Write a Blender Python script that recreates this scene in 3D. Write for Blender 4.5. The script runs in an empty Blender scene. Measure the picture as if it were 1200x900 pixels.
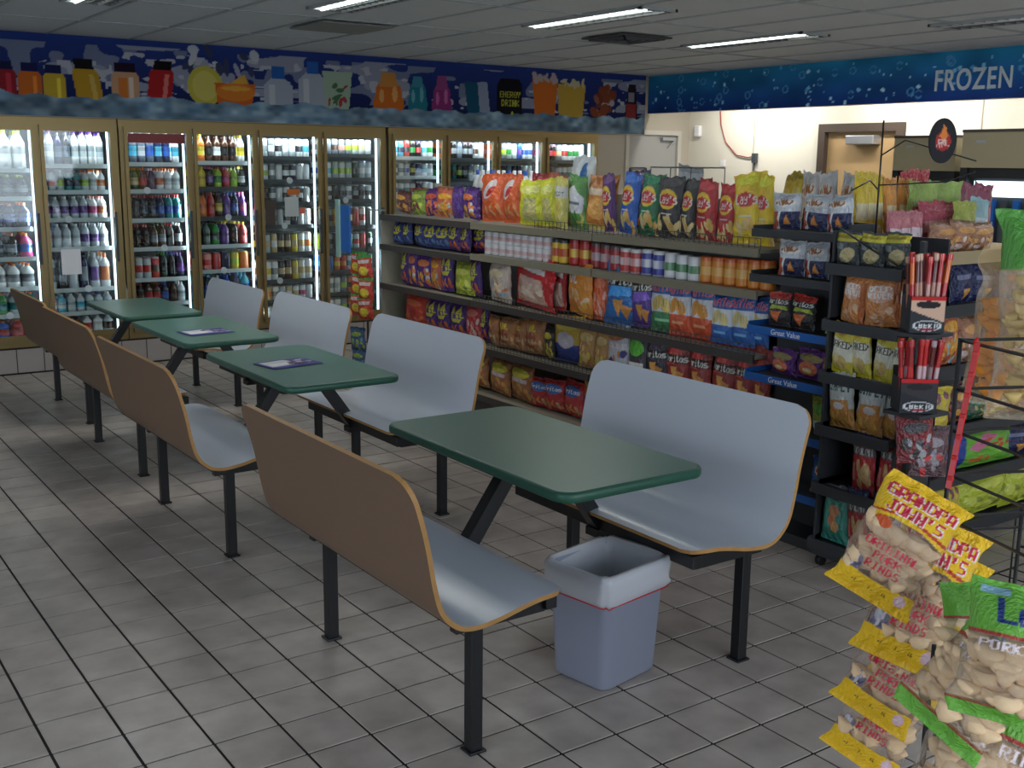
import bpy, bmesh, math, random
import numpy as np
from mathutils import Vector, Matrix, Euler

# ---------------------------------------------------------------- camera, world, light, exposure
scene = bpy.context.scene
C = scene.collection
PI = math.pi
cam = bpy.data.cameras.new('camera')
cam.sensor_width = 36.0
cam.lens = 38.93
cam.clip_end = 100
cam_o = bpy.data.objects.new('camera', cam)
C.objects.link(cam_o)
YAW, PIT, ROL = math.radians(35.03), math.radians(11.3), math.radians(0.63)
fwd = Vector((math.sin(YAW)*math.cos(PIT), math.cos(YAW)*math.cos(PIT), -math.sin(PIT)))
rgt = Vector((math.cos(YAW), -math.sin(YAW), 0))
up = rgt.cross(fwd)
r2 = rgt*math.cos(ROL)+up*math.sin(ROL)
u2 = up*math.cos(ROL)-rgt*math.sin(ROL)
M = Matrix((r2, u2, -fwd)).transposed().to_4x4()
M.translation = Vector((-0.593, -3.125, 1.6745))
cam_o.matrix_world = M
scene.camera = cam_o

w = bpy.data.worlds.new('world'); scene.world = w
w.use_nodes = True
bgn = w.node_tree.nodes['Background']
bgn.inputs[0].default_value = (0.75, 0.87, 1.0, 1)
bgn.inputs[1].default_value = 1.0

def area(name, loc, target, sx, sy, power, col):
    l = bpy.data.lights.new(name, 'AREA'); l.shape = 'RECTANGLE'; l.size = sx; l.size_y = sy
    l.energy = power; l.color = col
    o = bpy.data.objects.new(name, l); C.objects.link(o)
    o.location = loc
    o.rotation_euler = (Vector(target)-Vector(loc)).to_track_quat('-Z', 'Y').to_euler()
    return o
# daylight through the shop windows behind and to the left of the camera
area('window_daylight', (1.6, -5.93, 1.55), (1.6, 0, 1.35), 6.0, 2.0, 66, (0.80, 0.90, 1.0))
area('window_daylight', (-3.93, -1.0, 1.55), (0, -1.0, 1.3), 5.5, 2.0, 26, (0.80, 0.90, 1.0))

scene.view_settings.view_transform = 'Standard'
scene.view_settings.look = 'None'
scene.view_settings.gamma = 1.0
scene.view_settings.use_curve_mapping = False
scene.view_settings.exposure = 0.80
scene.cycles.max_bounces = 7
scene.cycles.diffuse_bounces = 3
scene.cycles.glossy_bounces = 3
scene.cycles.transparent_max_bounces = 14
scene.cycles.caustics_reflective = False
scene.cycles.caustics_refractive = False
scene.cycles.sample_clamp_indirect = 3.0
scene.cycles.use_denoising = True

R = random.Random(7)
def lin(c):
    c = np.asarray(c, float)/255.0
    return np.where(c <= 0.04045, c/12.92, ((c+0.055)/1.055)**2.4)

# ---------------------------------------------------------------- materials
def nmat(name):
    m = bpy.data.materials.new(name); m.use_nodes = True
    nt = m.node_tree
    return m, nt, nt.nodes['Principled BSDF']
def mat(name, col, rough=0.5, metal=0.0, var=0.0, vscale=6.0, bump=0.0, bscale=60.0, spec=0.5, coat=0.0):
    m, nt, b = nmat(name)
    c = tuple(lin(col))+(1,)
    b.inputs['Base Color'].default_value = c
    b.inputs['Roughness'].default_value = rough
    b.inputs['Metallic'].default_value = metal
    b.inputs['Specular IOR Level'].default_value = spec
    b.inputs['Coat Weight'].default_value = coat
    tc = nt.nodes.new('ShaderNodeTexCoord')
    if var > 0:
        n = nt.nodes.new('ShaderNodeTexNoise'); n.inputs['Scale'].default_value = vscale; n.inputs['Detail'].default_value = 5
        nt.links.new(tc.outputs['Object'], n.inputs['Vector'])
        mr = nt.nodes.new('ShaderNodeMapRange'); mr.inputs['To Min'].default_value = 1-var; mr.inputs['To Max'].default_value = 1+var
        nt.links.new(n.outputs['Fac'], mr.inputs['Value'])
        mx = nt.nodes.new('ShaderNodeVectorMath'); mx.operation = 'SCALE'
        mx.inputs[0].default_value = c[:3]
        nt.links.new(mr.outputs['Result'], mx.inputs['Scale'])
        nt.links.new(mx.outputs['Vector'], b.inputs['Base Color'])
    if bump > 0:
        n = nt.nodes.new('ShaderNodeTexNoise'); n.inputs['Scale'].default_value = bscale; n.inputs['Detail'].default_value = 3
        nt.links.new(tc.outputs['Object'], n.inputs['Vector'])
        bp = nt.nodes.new('ShaderNodeBump'); bp.inputs['Strength'].default_value = bump; bp.inputs['Distance'].default_value = 0.01
        nt.links.new(n.outputs['Fac'], bp.inputs['Height'])
        nt.links.new(bp.outputs['Normal'], b.inputs['Normal'])
    return m
def emat(name, col, strength):
    m, nt, b = nmat(name)
    b.inputs['Base Color'].default_value = tuple(lin(col))+(1,)
    b.inputs['Emission Color'].default_value = tuple(lin(col))+(1,)
    b.inputs['Emission Strength'].default_value = strength
    return m
def print_mat(name, rough=0.35, bump=0.0, bscale=14.0, spec=0.5, gain=1.0, noise=0.0):
    """a printed surface: colours come from the mesh's own colour attribute"""
    m, nt, b = nmat(name)
    a = nt.nodes.new('ShaderNodeAttribute'); a.attribute_name = 'Col'
    hs_n = nt.nodes.new('ShaderNodeHueSaturation'); hs_n.inputs['Saturation'].default_value = 0.98; nt.links.new(a.outputs['Color'], hs_n.inputs['Color'])
    nt.links.new(hs_n.outputs['Color'], b.inputs['Base Color'])
    b.inputs['Roughness'].default_value = rough
    b.inputs['Specular IOR Level'].default_value = spec
    if bump > 0:
        tc = nt.nodes.new('ShaderNodeTexCoord')
        n = nt.nodes.new('ShaderNodeTexNoise'); n.inputs['Scale'].default_value = bscale; n.inputs['Detail'].default_value = 4
        nt.links.new(tc.outputs['Object'], n.inputs['Vector'])
        bp = nt.nodes.new('ShaderNodeBump'); bp.inputs['Strength'].default_value = bump; bp.inputs['Distance'].default_value = 0.02
        nt.links.new(n.outputs['Fac'], bp.inputs['Height'])
        nt.links.new(bp.outputs['Normal'], b.inputs['Normal'])
    return m
def glass_mat(name, tint=(1, 1, 1), refl=0.12, rough=0.02):
    m, nt, b = nmat(name)
    nt.nodes.remove(b)
    out = nt.nodes['Material Output']
    t = nt.nodes.new('ShaderNodeBsdfTransparent'); t.inputs[0].default_value = (*tint, 1)
    g = nt.nodes.new('ShaderNodeBsdfGlossy'); g.inputs['Roughness'].default_value = rough
    f = nt.nodes.new('ShaderNodeLayerWeight'); f.inputs['Blend'].default_value = 0.25
    mr = nt.nodes.new('ShaderNodeMapRange'); mr.inputs['To Min'].default_value = refl*0.4; mr.inputs['To Max'].default_value = min(1, refl*4)
    nt.links.new(f.outputs['Fresnel'], mr.inputs['Value'])
    mx = nt.nodes.new('ShaderNodeMixShader')
    nt.links.new(mr.outputs['Result'], mx.inputs[0]); nt.links.new(t.outputs[0], mx.inputs[1]); nt.links.new(g.outputs[0], mx.inputs[2])
    nt.links.new(mx.outputs[0], out.inputs[0])
    return m
def film_mat(name):
    """clear plastic film printed with the mesh's colours; where attribute Clear is high only the thin gloss remains"""
    m, nt, b = nmat(name)
    out = nt.nodes['Material Output']
    a = nt.nodes.new('ShaderNodeAttribute'); a.attribute_name = 'Col'
    k = nt.nodes.new('ShaderNodeAttribute'); k.attribute_name = 'Clear'
    nt.links.new(a.outputs['Color'], b.inputs['Base Color'])
    b.inputs['Roughness'].default_value = 0.25
    t = nt.nodes.new('ShaderNodeBsdfTransparent'); t.inputs[0].default_value = (1, 1, 1, 1)
    g = nt.nodes.new('ShaderNodeBsdfGlossy'); g.inputs['Roughness'].default_value = 0.13
    mg = nt.nodes.new('ShaderNodeMixShader'); 
    f = nt.nodes.new('ShaderNodeLayerWeight'); f.inputs['Blend'].default_value = 0.3
    mr = nt.nodes.new('ShaderNodeMapRange'); mr.inputs['To Min'].default_value = 0.05; mr.inputs['To Max'].default_value = 0.5
    nt.links.new(f.outputs['Fresnel'], mr.inputs['Value'])
    nt.links.new(mr.outputs['Result'], mg.inputs[0])
    nt.links.new(t.outputs[0], mg.inputs[1]); nt.links.new(g.outputs[0], mg.inputs[2])
    tc = nt.nodes.new('ShaderNodeTexCoord')
    n = nt.nodes.new('ShaderNodeTexNoise'); n.inputs['Scale'].default_value = 22; n.inputs['Detail'].default_value = 4
    nt.links.new(tc.outputs['Object'], n.inputs['Vector'])
    bp = nt.nodes.new('ShaderNodeBump'); bp.inputs['Strength'].default_value = 0.6; bp.inputs['Distance'].default_value = 0.02
    nt.links.new(n.outputs['Fac'], bp.inputs['Height'])
    nt.links.new(bp.outputs['Normal'], b.inputs['Normal']); nt.links.new(bp.outputs['Normal'], g.inputs['Normal'])
    mx = nt.nodes.new('ShaderNodeMixShader')
    nt.links.new(k.outputs['Fac'], mx.inputs[0]); nt.links.new(b.outputs[0], mx.inputs[1]); nt.links.new(mg.outputs[0], mx.inputs[2])
    nt.links.new(mx.outputs[0], out.inputs[0])
    return m

def tile_mat():
    m, nt, b = nmat('floor_tile_ceramic')
    oi = nt.nodes.new('ShaderNodeObjectInfo')
    tc = nt.nodes.new('ShaderNodeNewGeometry')
    n = nt.nodes.new('ShaderNodeTexNoise'); n.inputs['Scale'].default_value = 7; n.inputs['Detail'].default_value = 6
    nt.links.new(tc.outputs['Position'], n.inputs['Vector'])
    cr = nt.nodes.new('ShaderNodeValToRGB')
    cr.color_ramp.elements[0].position = 0.3; cr.color_ramp.elements[0].color = tuple(lin((164, 152, 143)))+(1,)
    cr.color_ramp.elements[1].position = 0.75; cr.color_ramp.elements[1].color = tuple(lin((198, 186, 177)))+(1,)
    nt.links.new(n.outputs['Fac'], cr.inputs[0])
    mr = nt.nodes.new('ShaderNodeMapRange'); mr.inputs['To Min'].default_value = 0.92; mr.inputs['To Max'].default_value = 1.05
    nt.links.new(oi.outputs['Random'], mr.inputs['Value'])
    vs = nt.nodes.new('ShaderNodeVectorMath'); vs.operation = 'SCALE'
    nt.links.new(cr.outputs[0], vs.inputs[0]); nt.links.new(mr.outputs['Result'], vs.inputs['Scale'])
    nt.links.new(vs.outputs['Vector'], b.inputs['Base Color'])
    n2 = nt.nodes.new('ShaderNodeTexNoise'); n2.inputs['Scale'].default_value = 3; n2.inputs['Detail'].default_value = 4
    nt.links.new(tc.outputs['Position'], n2.inputs['Vector'])
    m2 = nt.nodes.new('ShaderNodeMapRange'); m2.inputs['To Min'].default_value = 0.22; m2.inputs['To Max'].default_value = 0.5
    nt.links.new(n2.outputs['Fac'], m2.inputs['Value']); nt.links.new(m2.outputs['Result'], b.inputs['Roughness'])
    return m

MT = {
 'tile': tile_mat(),
 'grout': mat('grout', (44, 38, 36), 0.9, var=0.2, vscale=9),
 'ceil': mat('ceiling_tile_board', (186, 193, 198), 0.9, var=0.05, vscale=4, bump=0.15, bscale=160),
 'ceilbar': mat('ceiling_grid_paint', (146, 150, 152), 0.6),
 'wall': mat('cream_wall_paint', (224, 219, 206), 0.6, var=0.03, vscale=2),
 'wallgrey': mat('grey_beige_wall', (176, 168, 154), 0.7, var=0.04, vscale=2),
 'greydoor': mat('grey_door_paint', (158, 158, 156), 0.45),
 'doorframe': mat('door_frame_paint', (190, 186, 176), 0.5),
 'brownframe': mat('dark_brown_frame', (70, 58, 50), 0.55),
 'woodpanel': mat('door_wood_panel', (182, 152, 110), 0.5, var=0.12, vscale=3),
 'silver': mat('brushed_silver', (170, 172, 178), 0.35, metal=0.6),
 'gold': mat('gold_anodised_frame', (146, 126, 84), 0.4, metal=0.55, var=0.06, vscale=3),
 'coolin': mat('cooler_interior_shade_grey', (104, 114, 120), 0.5),  # grey instead of white: shade of the front-lit interior put into the colour
 'coolback': mat('cooler_depth_dark', (62, 70, 78), 0.6),
 'shelfwhite': mat('cooler_shelf_edge', (196, 204, 206), 0.4),
 'darkedge': mat('cooler_shelf_dark', (60, 66, 72), 0.5),
 'skirt': mat('skirt_tile', (170, 162, 158), 0.35, var=0.06, vscale=6),
 'black': mat('black_steel', (22, 23, 26), 0.38, var=0.1, vscale=12, bump=0.1, bscale=220),
 'blackplastic': mat('black_rack_plastic', (56, 58, 62), 0.45),
 'green': mat('green_laminate', (78, 120, 104), 0.36, var=0.06, vscale=3, bump=0.02, bscale=300),
 'greenedge': mat('green_edge', (34, 84, 66), 0.4),
 'benchgrey': mat('grey_blue_laminate', (198, 203, 213), 0.28, var=0.02, vscale=4),
 'benchtan': mat('tan_laminate', (112, 88, 70), 0.45, var=0.04, vscale=2),
 'ply': mat('plywood_edge', (178, 132, 76), 0.5, var=0.2, vscale=30),
 'gondola': mat('gondola_beige_steel', (158, 152, 136), 0.45, var=0.03),
 'gondback': mat('gondola_pegboard', (150, 148, 146), 0.6),
 'lip': mat('price_channel', (128, 122, 104), 0.4),
 'lipdark': mat('shelf_lip_dark', (66, 62, 60), 0.45),
 'wire': mat('grey_wire', (92, 92, 94), 0.35, metal=0.5),
 'wireblk': mat('black_wire', (34, 34, 36), 0.4),
 'bluestrip': mat('blue_price_strip', (28, 92, 168), 0.4),
 'whiteplastic': mat('white_bin_plastic', (150, 155, 174), 0.35, var=0.02, vscale=5),
 'redstrip': mat('red_clip_strip', (196, 24, 30), 0.3),
 'cardtan': mat('tan_card', (176, 156, 120), 0.7),
 'white': mat('white_print', (232, 232, 236), 0.4),
 'cordred': mat('red_cord', (150, 70, 60), 0.5),
 'tanmetal': mat('tan_machine_metal', (150, 140, 112), 0.45),
 'vent': mat('vent_dark', (58, 54, 50), 0.7),
 'ventgrey': mat('vent_panel_grey', (112, 112, 108), 0.6),
 'louver': mat('light_louver_metal', (175, 178, 178), 0.18, metal=0.95),
 'tube': emat('fluorescent_tube', (240, 250, 245), 3.2),
 'tubeoff': mat('unlit_tube', (225, 228, 226), 0.3),
 'cooltube': emat('cooler_light_strip', (225, 246, 255), 1.25),
 'glass': glass_mat('cooler_glass', (0.93, 0.97, 0.97), 0.10, 0.03),
 'winglass': glass_mat('window_glass', (1, 1, 1), 0.05, 0.02),
 'film': film_mat('printed_clear_film'),
 'bag': print_mat('printed_bag_foil', 0.24, 0.95, 8.0, 0.9),
 'can': print_mat('printed_can', 0.3),
 'drink': print_mat('drink_bottle_print', 0.16, spec=0.7),
 'poster': print_mat('printed_panel', 0.8, spec=0.1),
 'poster2': print_mat('printed_panel_satin', 0.6, spec=0.2),
 'rind': mat('pork_rind', (250, 214, 170), 0.6, var=0.22, vscale=14, bump=0.4, bscale=40),
 'puff': mat('cheese_puff', (240, 148, 40), 0.7, var=0.15, vscale=20, bump=0.4, bscale=90),
 'chip': mat('pale_crisps', (222, 190, 118), 0.6, var=0.15, vscale=20, bump=0.3, bscale=60),
}

# ---------------------------------------------------------------- helpers
def mobj(name, me, parent=None, loc=None, rot=None):
    o = bpy.data.objects.new(name, me); C.objects.link(o)
    if parent is not None: o.parent = parent
    if loc is not None: o.location = loc
    if rot is not None: o.rotation_euler = rot
    return o
def tag(o, label=None, cat=None, group=None, kind=None):
    if label: o['label'] = label
    if cat: o['category'] = cat
    if group: o['group'] = group
    if kind: o['kind'] = kind
    return o
def empty(name, loc=(0, 0, 0), rotz=0, **k):
    o = bpy.data.objects.new(name, None); C.objects.link(o); o.location = loc; o.rotation_euler = (0, 0, rotz)
    o.empty_display_size = 0.05
    return tag(o, **k)
class MB:
    """collects boxes, bars and lathes in one bmesh; build() links them as ONE mesh object"""
    def __init__(s): s.bm = bmesh.new()
    def box(s, x0, x1, y0, y1, z0, z1, mi=0, bev=0.0):
        vs = [s.bm.verts.new((x, y, z)) for x in (x0, x1) for y in (y0, y1) for z in (z0, z1)]
        fs = []
        for q in ((0, 1, 3, 2), (4, 6, 7, 5), (0, 4, 5, 1), (2, 3, 7, 6), (0, 2, 6, 4), (1, 5, 7, 3)):
            f = s.bm.faces.new([vs[i] for i in q]); f.material_index = mi; fs.append(f)
        if bev > 0:
            es = list({e for f in fs for e in f.edges})
            bmesh.ops.bevel(s.bm, geom=es, offset=bev, segments=2, affect='EDGES', profile=0.5)
        return s
    def bar(s, a, b, w, h=None, mi=0):
        """square bar from a to b"""
        h = h or w
        a, b = Vector(a), Vector(b); d = (b-a).normalized()
        t = Vector((0, 1, 0)) if abs(d.y) < 0.9 else Vector((1, 0, 0))
        n = d.cross(t).normalized(); t = n.cross(d).normalized()
        vs = []
        for p in (a, b):
            for i, j in ((-1, -1), (1, -1), (1, 1), (-1, 1)):
                vs.append(s.bm.verts.new(p+n*(i*w/2)+t*(j*h/2)))
        for q in ((0, 1, 2, 3), (7, 6, 5, 4), (0, 4, 5, 1), (1, 5, 6, 2), (2, 6, 7, 3), (3, 7, 4, 0)):
            s.bm.faces.new([vs[i] for i in q]).material_index = mi
        return s
    def tube(s, pts, r, seg=6, mi=0):
        pts = [Vector(p) for p in pts]; rings = []
        for i, p in enumerate(pts):
            d = (pts[min(i+1, len(pts)-1)]-pts[max(i-1, 0)]).normalized()
            t = Vector((0, 0, 1)) if abs(d.z) < 0.9 else Vector((1, 0, 0))
            n = d.cross(t).normalized(); t = n.cross(d)
            rings.append([s.bm.verts.new(p+n*(r*math.cos(k*2*PI/seg))+t*(r*math.sin(k*2*PI/seg))) for k in range(seg)])
        for a, b in zip(rings, rings[1:]):
            for k in range(seg):
                f = s.bm.faces.new((a[k], a[(k+1) % seg], b[(k+1) % seg], b[k])); f.material_index = mi; f.smooth = True
        s.bm.faces.new(rings[0][::-1]).material_index = mi; s.bm.faces.new(rings[-1]).material_index = mi
        return s
    def mesh(s, name, *mats):
        bmesh.ops.recalc_face_normals(s.bm, faces=s.bm.faces[:])
        me = bpy.data.meshes.new(name); s.bm.to_mesh(me); s.bm.free()
        for m in mats: me.materials.append(MT[m] if isinstance(m, str) else m)
        return me
    def build(s, name, mats, parent=None, loc=None, rot=None):
        if not isinstance(mats, (tuple, list)): mats = (mats,)
        return mobj(name, s.mesh(name, *mats), parent, loc, rot)
def boxo(name, m, x0, x1, y0, y1, z0, z1, parent=None, bev=0.0):
    return MB().box(x0, x1, y0, y1, z0, z1, 0, bev).build(name, m, parent)

# ---- printed canvases
GL = {k: bytes.fromhex(v) for k, v in {
'A':'7E1111117E','B':'7F49494936','C':'3E41414122','D':'7F4141221C','E':'7F49494941','F':'7F09090901','G':'3E4149497A','H':'7F0808087F','I':'00417F4100','J':'2040413F01','K':'7F08142241','L':'7F40404040','M':'7F020C027F','N':'7F0408107F','O':'3E4141413E','P':'7F09090906','Q':'3E4151215E','R':'7F09192946','S':'4649494931','T':'01017F0101','U':'3F4040403F','V':'1F2040201F','W':'3F4038403F','X':'6314081463','Y':'0708700807','Z':'6151494543',
'a':'2054545478','c':'3844444420','d':'384444487F','e':'3854545418','f':'087E090102','h':'7F08040478','i':'00447D4000','k':'7F10284400','l':'00417F4000','n':'7C08040478','o':'3844444438','r':'7C08040408','s':'4854545420','t':'043F444020','u':'3C4040207C','y':'0C5050503C',"'":'0005030000',' ':'0000000000','1':'00427F4000','3':'2241494936','.':'0060600000','2':'4261514946'}.items()}
def noise1(n, seed, k=4):
    r = np.random.RandomState(seed); x = np.linspace(0, k, n); p = r.rand(k+2)
    i = x.astype(int); f = x-i; f = f*f*(3-2*f)
    return p[i]*(1-f)+p[np.minimum(i+1, k+1)]*f
def noise2(h, w_, ky, kx, seed):
    r = np.random.RandomState(seed); p = r.rand(ky+2, kx+2)
    y = np.linspace(0, ky, h); x = np.linspace(0, kx, w_)
    iy = y.astype(int); ix = x.astype(int); fy = (y-iy)[:, None]; fx = (x-ix)[None]
    fy = fy*fy*(3-2*fy); fx = fx*fx*(3-2*fx)
    a = p[iy][:, ix]; b = p[iy][:, np.minimum(ix+1, kx+1)]; c = p[np.minimum(iy+1, ky+1)][:, ix]; d = p[np.minimum(iy+1, ky+1)][:, np.minimum(ix+1, kx+1)]
    return (a*(1-fx)+b*fx)*(1-fy)+(c*(1-fx)+d*fx)*fy
class Cv:
    """a little printing surface; x runs right, y runs up, both in the given extents"""
    def __init__(s, W, H, bg, ext=(0, 1, 0, 1)):
        s.W, s.H = W, H; s.a = np.zeros((H, W, 3)); s.a[:] = bg; s.ext = ext; s.cl = np.zeros((H, W))
        s.X, s.Y = np.meshgrid(np.linspace(ext[0], ext[1], W), np.linspace(ext[2], ext[3], H))
    def put(s, m, c, clear=None):
        s.a[m] = c
        if clear is not None: s.cl[m] = clear
        return s
    def rect(s, x0, x1, y0, y1, c, clear=None): return s.put((s.X >= x0) & (s.X <= x1) & (s.Y >= y0) & (s.Y <= y1), c, clear)
    def ell(s, x, y, rx, ry, c, ang=0, clear=None):
        dx, dy = s.X-x, s.Y-y; ca, sa = math.cos(ang), math.sin(ang)
        return s.put(((dx*ca+dy*sa)/rx)**2+((dy*ca-dx*sa)/ry)**2 <= 1, c, clear)
    def ring(s, x, y, rx, ry, t, c):
        d = np.sqrt(((s.X-x)/rx)**2+((s.Y-y)/ry)**2)
        return s.put((d <= 1) & (d >= 1-t), c)
    def poly(s, pts, c, clear=None):
        ins = np.zeros(s.X.shape, bool)
        for (x1, y1), (x2, y2) in zip(pts, pts[1:]+pts[:1]):
            if y1 == y2: continue
            cr = ((y1 > s.Y) != (y2 > s.Y)) & (s.X < (x2-x1)*(s.Y-y1)/(y2-y1)+x1)
            ins ^= cr
        return s.put(ins, c, clear)
    def speck(s, x0, x1, y0, y1, cols, n, seed, r=0.05, ry=None):
        q = random.Random(seed)
        for _ in range(n): s.ell(q.uniform(x0, x1), q.uniform(y0, y1), r*q.uniform(.5, 1.1), (ry or r)*q.uniform(.5, 1.1), q.choice(cols), q.uniform(0, 3))
        return s
    def text(s, t, x0, x1, y0, y1, c, skew=0.0, slope=0.0, clear=None, bold=0.0):
        """pixel-font text filling the box; skew leans letters, slope raises the line"""
        n = len(t)*6-1
        u = (s.X-x0)/(x1-x0); v = (s.Y-slope*(s.X-x0)-y0)/(y1-y0)
        cols = (u-skew*(v-.5))*n
        rows = (1-v)*7
        ok = (v >= 0) & (v < 1)
        mask = np.zeros(s.X.shape, bool)
        for off in ((0, bold) if bold else (0,)):
            cc = np.floor(cols-off).astype(int); rr = np.clip(np.floor(rows).astype(int), 0, 6)
            for i, ch in enumerate(t):
                g = GL.get(ch, GL[' '])
                for k in range(5):
                    sel = ok & (cc == i*6+k)
                    if sel.any(): mask |= sel & (((g[k] >> rr) & 1) == 1)
        return s.put(mask, c, clear)
    def mott(s, amt, seed, k=7):
        s.a *= (1-amt+2*amt*noise2(s.H, s.W, k, k, seed))[..., None]; return s
def set_cols(me, rgb, clear=None):
    at = me.color_attributes.new('Col', 'FLOAT_COLOR', 'POINT')
    buf = np.ones((len(me.vertices), 4), np.float32); buf[:, :3] = lin(np.clip(rgb, 0, 255))
    at.data.foreach_set('color', buf.ravel())
    if clear is not None:
        k = me.attributes.new('Clear', 'FLOAT', 'POINT'); k.data.foreach_set('value', np.asarray(clear, np.float32))
def grid_faces(nx, ny, off=0, flip=False):
    i = np.arange(nx-1)[None, :]+np.arange(ny-1)[:, None]*nx+off
    i = i.ravel()
    f = np.stack([i, i+1, i+nx+1, i+nx], 1)
    return f[:, ::-1] if flip else f
def np_mesh(name, V, F, mname, smooth=True):
    me = bpy.data.meshes.new(name)
    me.vertices.add(len(V)); me.vertices.foreach_set('co', np.asarray(V, np.float32).ravel())
    me.loops.add(F.size); me.loops.foreach_set('vertex_index', F.astype(np.int32).ravel())
    me.polygons.add(len(F))
    me.polygons.foreach_set('loop_start', np.arange(0, F.size, F.shape[1], dtype=np.int32))
    me.polygons.foreach_set('use_smooth', np.full(len(F), smooth))
    me.update(calc_edges=True); me.validate()
    me.materials.append(MT[mname] if isinstance(mname, str) else mname)
    return me
def panel_mesh(name, cv, axis, const, mname, thick=0.012):
    """flat printed panel with real thickness. axis 'y': spans x/z facing -y; axis 'x': spans y(reversed)/z facing -x"""
    W, H = cv.W, cv.H; X, Z = cv.X.ravel(), cv.Y.ravel()
    if axis == 'y': V = np.stack([X, np.full_like(X, const), Z], 1)
    else: V = np.stack([np.full_like(X, const), -X, Z], 1)
    F = grid_faces(W, H)
    e = cv.ext
    if axis == 'y': B = [(e[0], const, e[2]), (e[1], const, e[2]), (e[1], const, e[3]), (e[0], const, e[3])]; d = (0, thick, 0)
    else: B = [(const, -e[0], e[2]), (const, -e[1], e[2]), (const, -e[1], e[3]), (const, -e[0], e[3])]; d = (thick, 0, 0)
    B = np.array(B); B2 = B+np.array(d)
    n = len(V); V = np.vstack([V, B, B2])
    E = np.array([[n, n+4, n+5, n+1], [n+1, n+5, n+6, n+2], [n+2, n+6, n+7, n+3], [n+3, n+7, n+4, n], [n+4, n+7, n+6, n+5]])
    me = np_mesh(name, V, np.vstack([F, E]), mname, False)
    cols = np.vstack([cv.a.reshape(-1, 3), np.tile(cv.a[0, 0], (8, 1))])
    set_cols(me, cols); return me

# ---- bags
def bag_mesh(name, cv, seed=0, depth=1.0, lump=0.0, mname='bag', crimp=0.05):
    """pillow bag of unit width, height and depth standing on z=0 and facing -y; a printed front, a plain back, crimped ends"""
    nx, ny = cv.W, cv.H
    u = np.linspace(0, 1, nx)[None]; v = np.linspace(0, 1, ny)[:, None]
    e = np.minimum(v, 1-v)
    cz = np.clip((e-crimp*.8)/.30, 0, 1)
    rise = np.sin(cz*PI/2)**0.8
    lf = np.clip(1-np.abs(2*u-1)**2.4, 0, 1)**0.62
    wid = 1-0.08*np.sin(PI*np.clip(cz, 0, 1)/2)
    ph = seed*1.7
    wr = 0.05*np.cos(u*26+ph+4*v)*np.exp(-((e-crimp)/.09)**2)+0.03*np.cos(u*15+ph*2+7*v)*np.exp(-((e-.12)/.1)**2)
    topw = .3 if mname == 'film' else 1.0
    bow = 0.05*noise2(ny, nx, 4, 3, seed+5)
    T = rise*lf*(0.5+bow*1.6)+wr*lf+0.02*np.cos(v*200)*(e < crimp)
    if lump: T = T+lump*(noise2(ny, nx, 11, 8, seed+9)-.5)*rise*lf
    T = np.maximum(T, 0.012)
    edge = (noise2(ny, 2, 9, 1, seed+2)-.5)*0.07
    X = (u-.5)*wid+np.where(u < .5, edge[:, :1], edge[:, 1:])*(np.abs(2*u-1)**3)
    Z = np.broadcast_to(v, X.shape)+topw*(0.022*np.cos(u*5+ph)+.012*np.cos(u*17+ph))*np.clip(v-.8, 0, 1)*5
    Vf = np.stack([X, -T, Z], -1).reshape(-1, 3)
    Tb = np.maximum(rise*lf*.42, 0.006)
    Vb = np.stack([X, Tb, Z], -1).reshape(-1, 3)
    F = [grid_faces(nx, ny), grid_faces(nx, ny, nx*ny, True)]
    n = nx*ny
    def strip(idx, fl):
        a = idx[:-1]; b = idx[1:]; q = np.stack([a, a+n, b+n, b], 1)
        return q[:, ::-1] if fl else q
    F += [strip(np.arange(nx), False), strip(np.arange(nx)+nx*(ny-1), True), strip(np.arange(ny)*nx, True), strip(np.arange(ny)*nx+nx-1, False)]
    me = np_mesh(name, np.vstack([Vf, Vb]), np.vstack(F), mname)
    back = np.tile(cv.a[:, nx//2:nx//2+1].mean(0)*.0+cv.a[3, 1], (n, 1))
    back[:] = cv.a.reshape(-1, 3)[:, :]*0+np.median(cv.a.reshape(-1, 3), 0)
    cl = None
    if mname == 'film':
        cl = np.concatenate([cv.cl.ravel(), cv.cl.ravel()]); back = cv.a.reshape(-1, 3)
    set_cols(me, np.vstack([cv.a.reshape(-1, 3), back]), cl)
    return me
def lathe_mesh(name, prof, cols, seg=12, mname='drink'):
    """prof: list of (radius, z); cols: colour per point, or function(angle index, point index)"""
    V = []; CC = []; n = len(prof)
    for i, (r, z) in enumerate(prof):
        for k in range(seg):
            a = 2*PI*k/seg; V.append((r*math.cos(a), r*math.sin(a), z)); CC.append(cols(k, i) if callable(cols) else cols[i])
    F = []
    for i in range(n-1):
        for k in range(seg):
            F.append((i*seg+k, i*seg+(k+1) % seg, (i+1)*seg+(k+1) % seg, (i+1)*seg+k))
    V.append((0, 0, prof[0][1])); CC.append(CC[0]); V.append((0, 0, prof[-1][1])); CC.append(CC[-2] if False else (cols(0, n-1) if callable(cols) else cols[-1]))
    c0, c1 = n*seg, n*seg+1
    me = bpy.data.meshes.new(name)
    F += [(c0, (k+1) % seg, k) for k in range(seg)]+[(c1, (n-1)*seg+k, (n-1)*seg+(k+1) % seg) for k in range(seg)]
    me.from_pydata(V, [], F); me.update()
    me.polygons.foreach_set('use_smooth', [True]*len(F))
    me.materials.append(MT[mname]); set_cols(me, np.array(CC, float))
    return me
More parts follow.
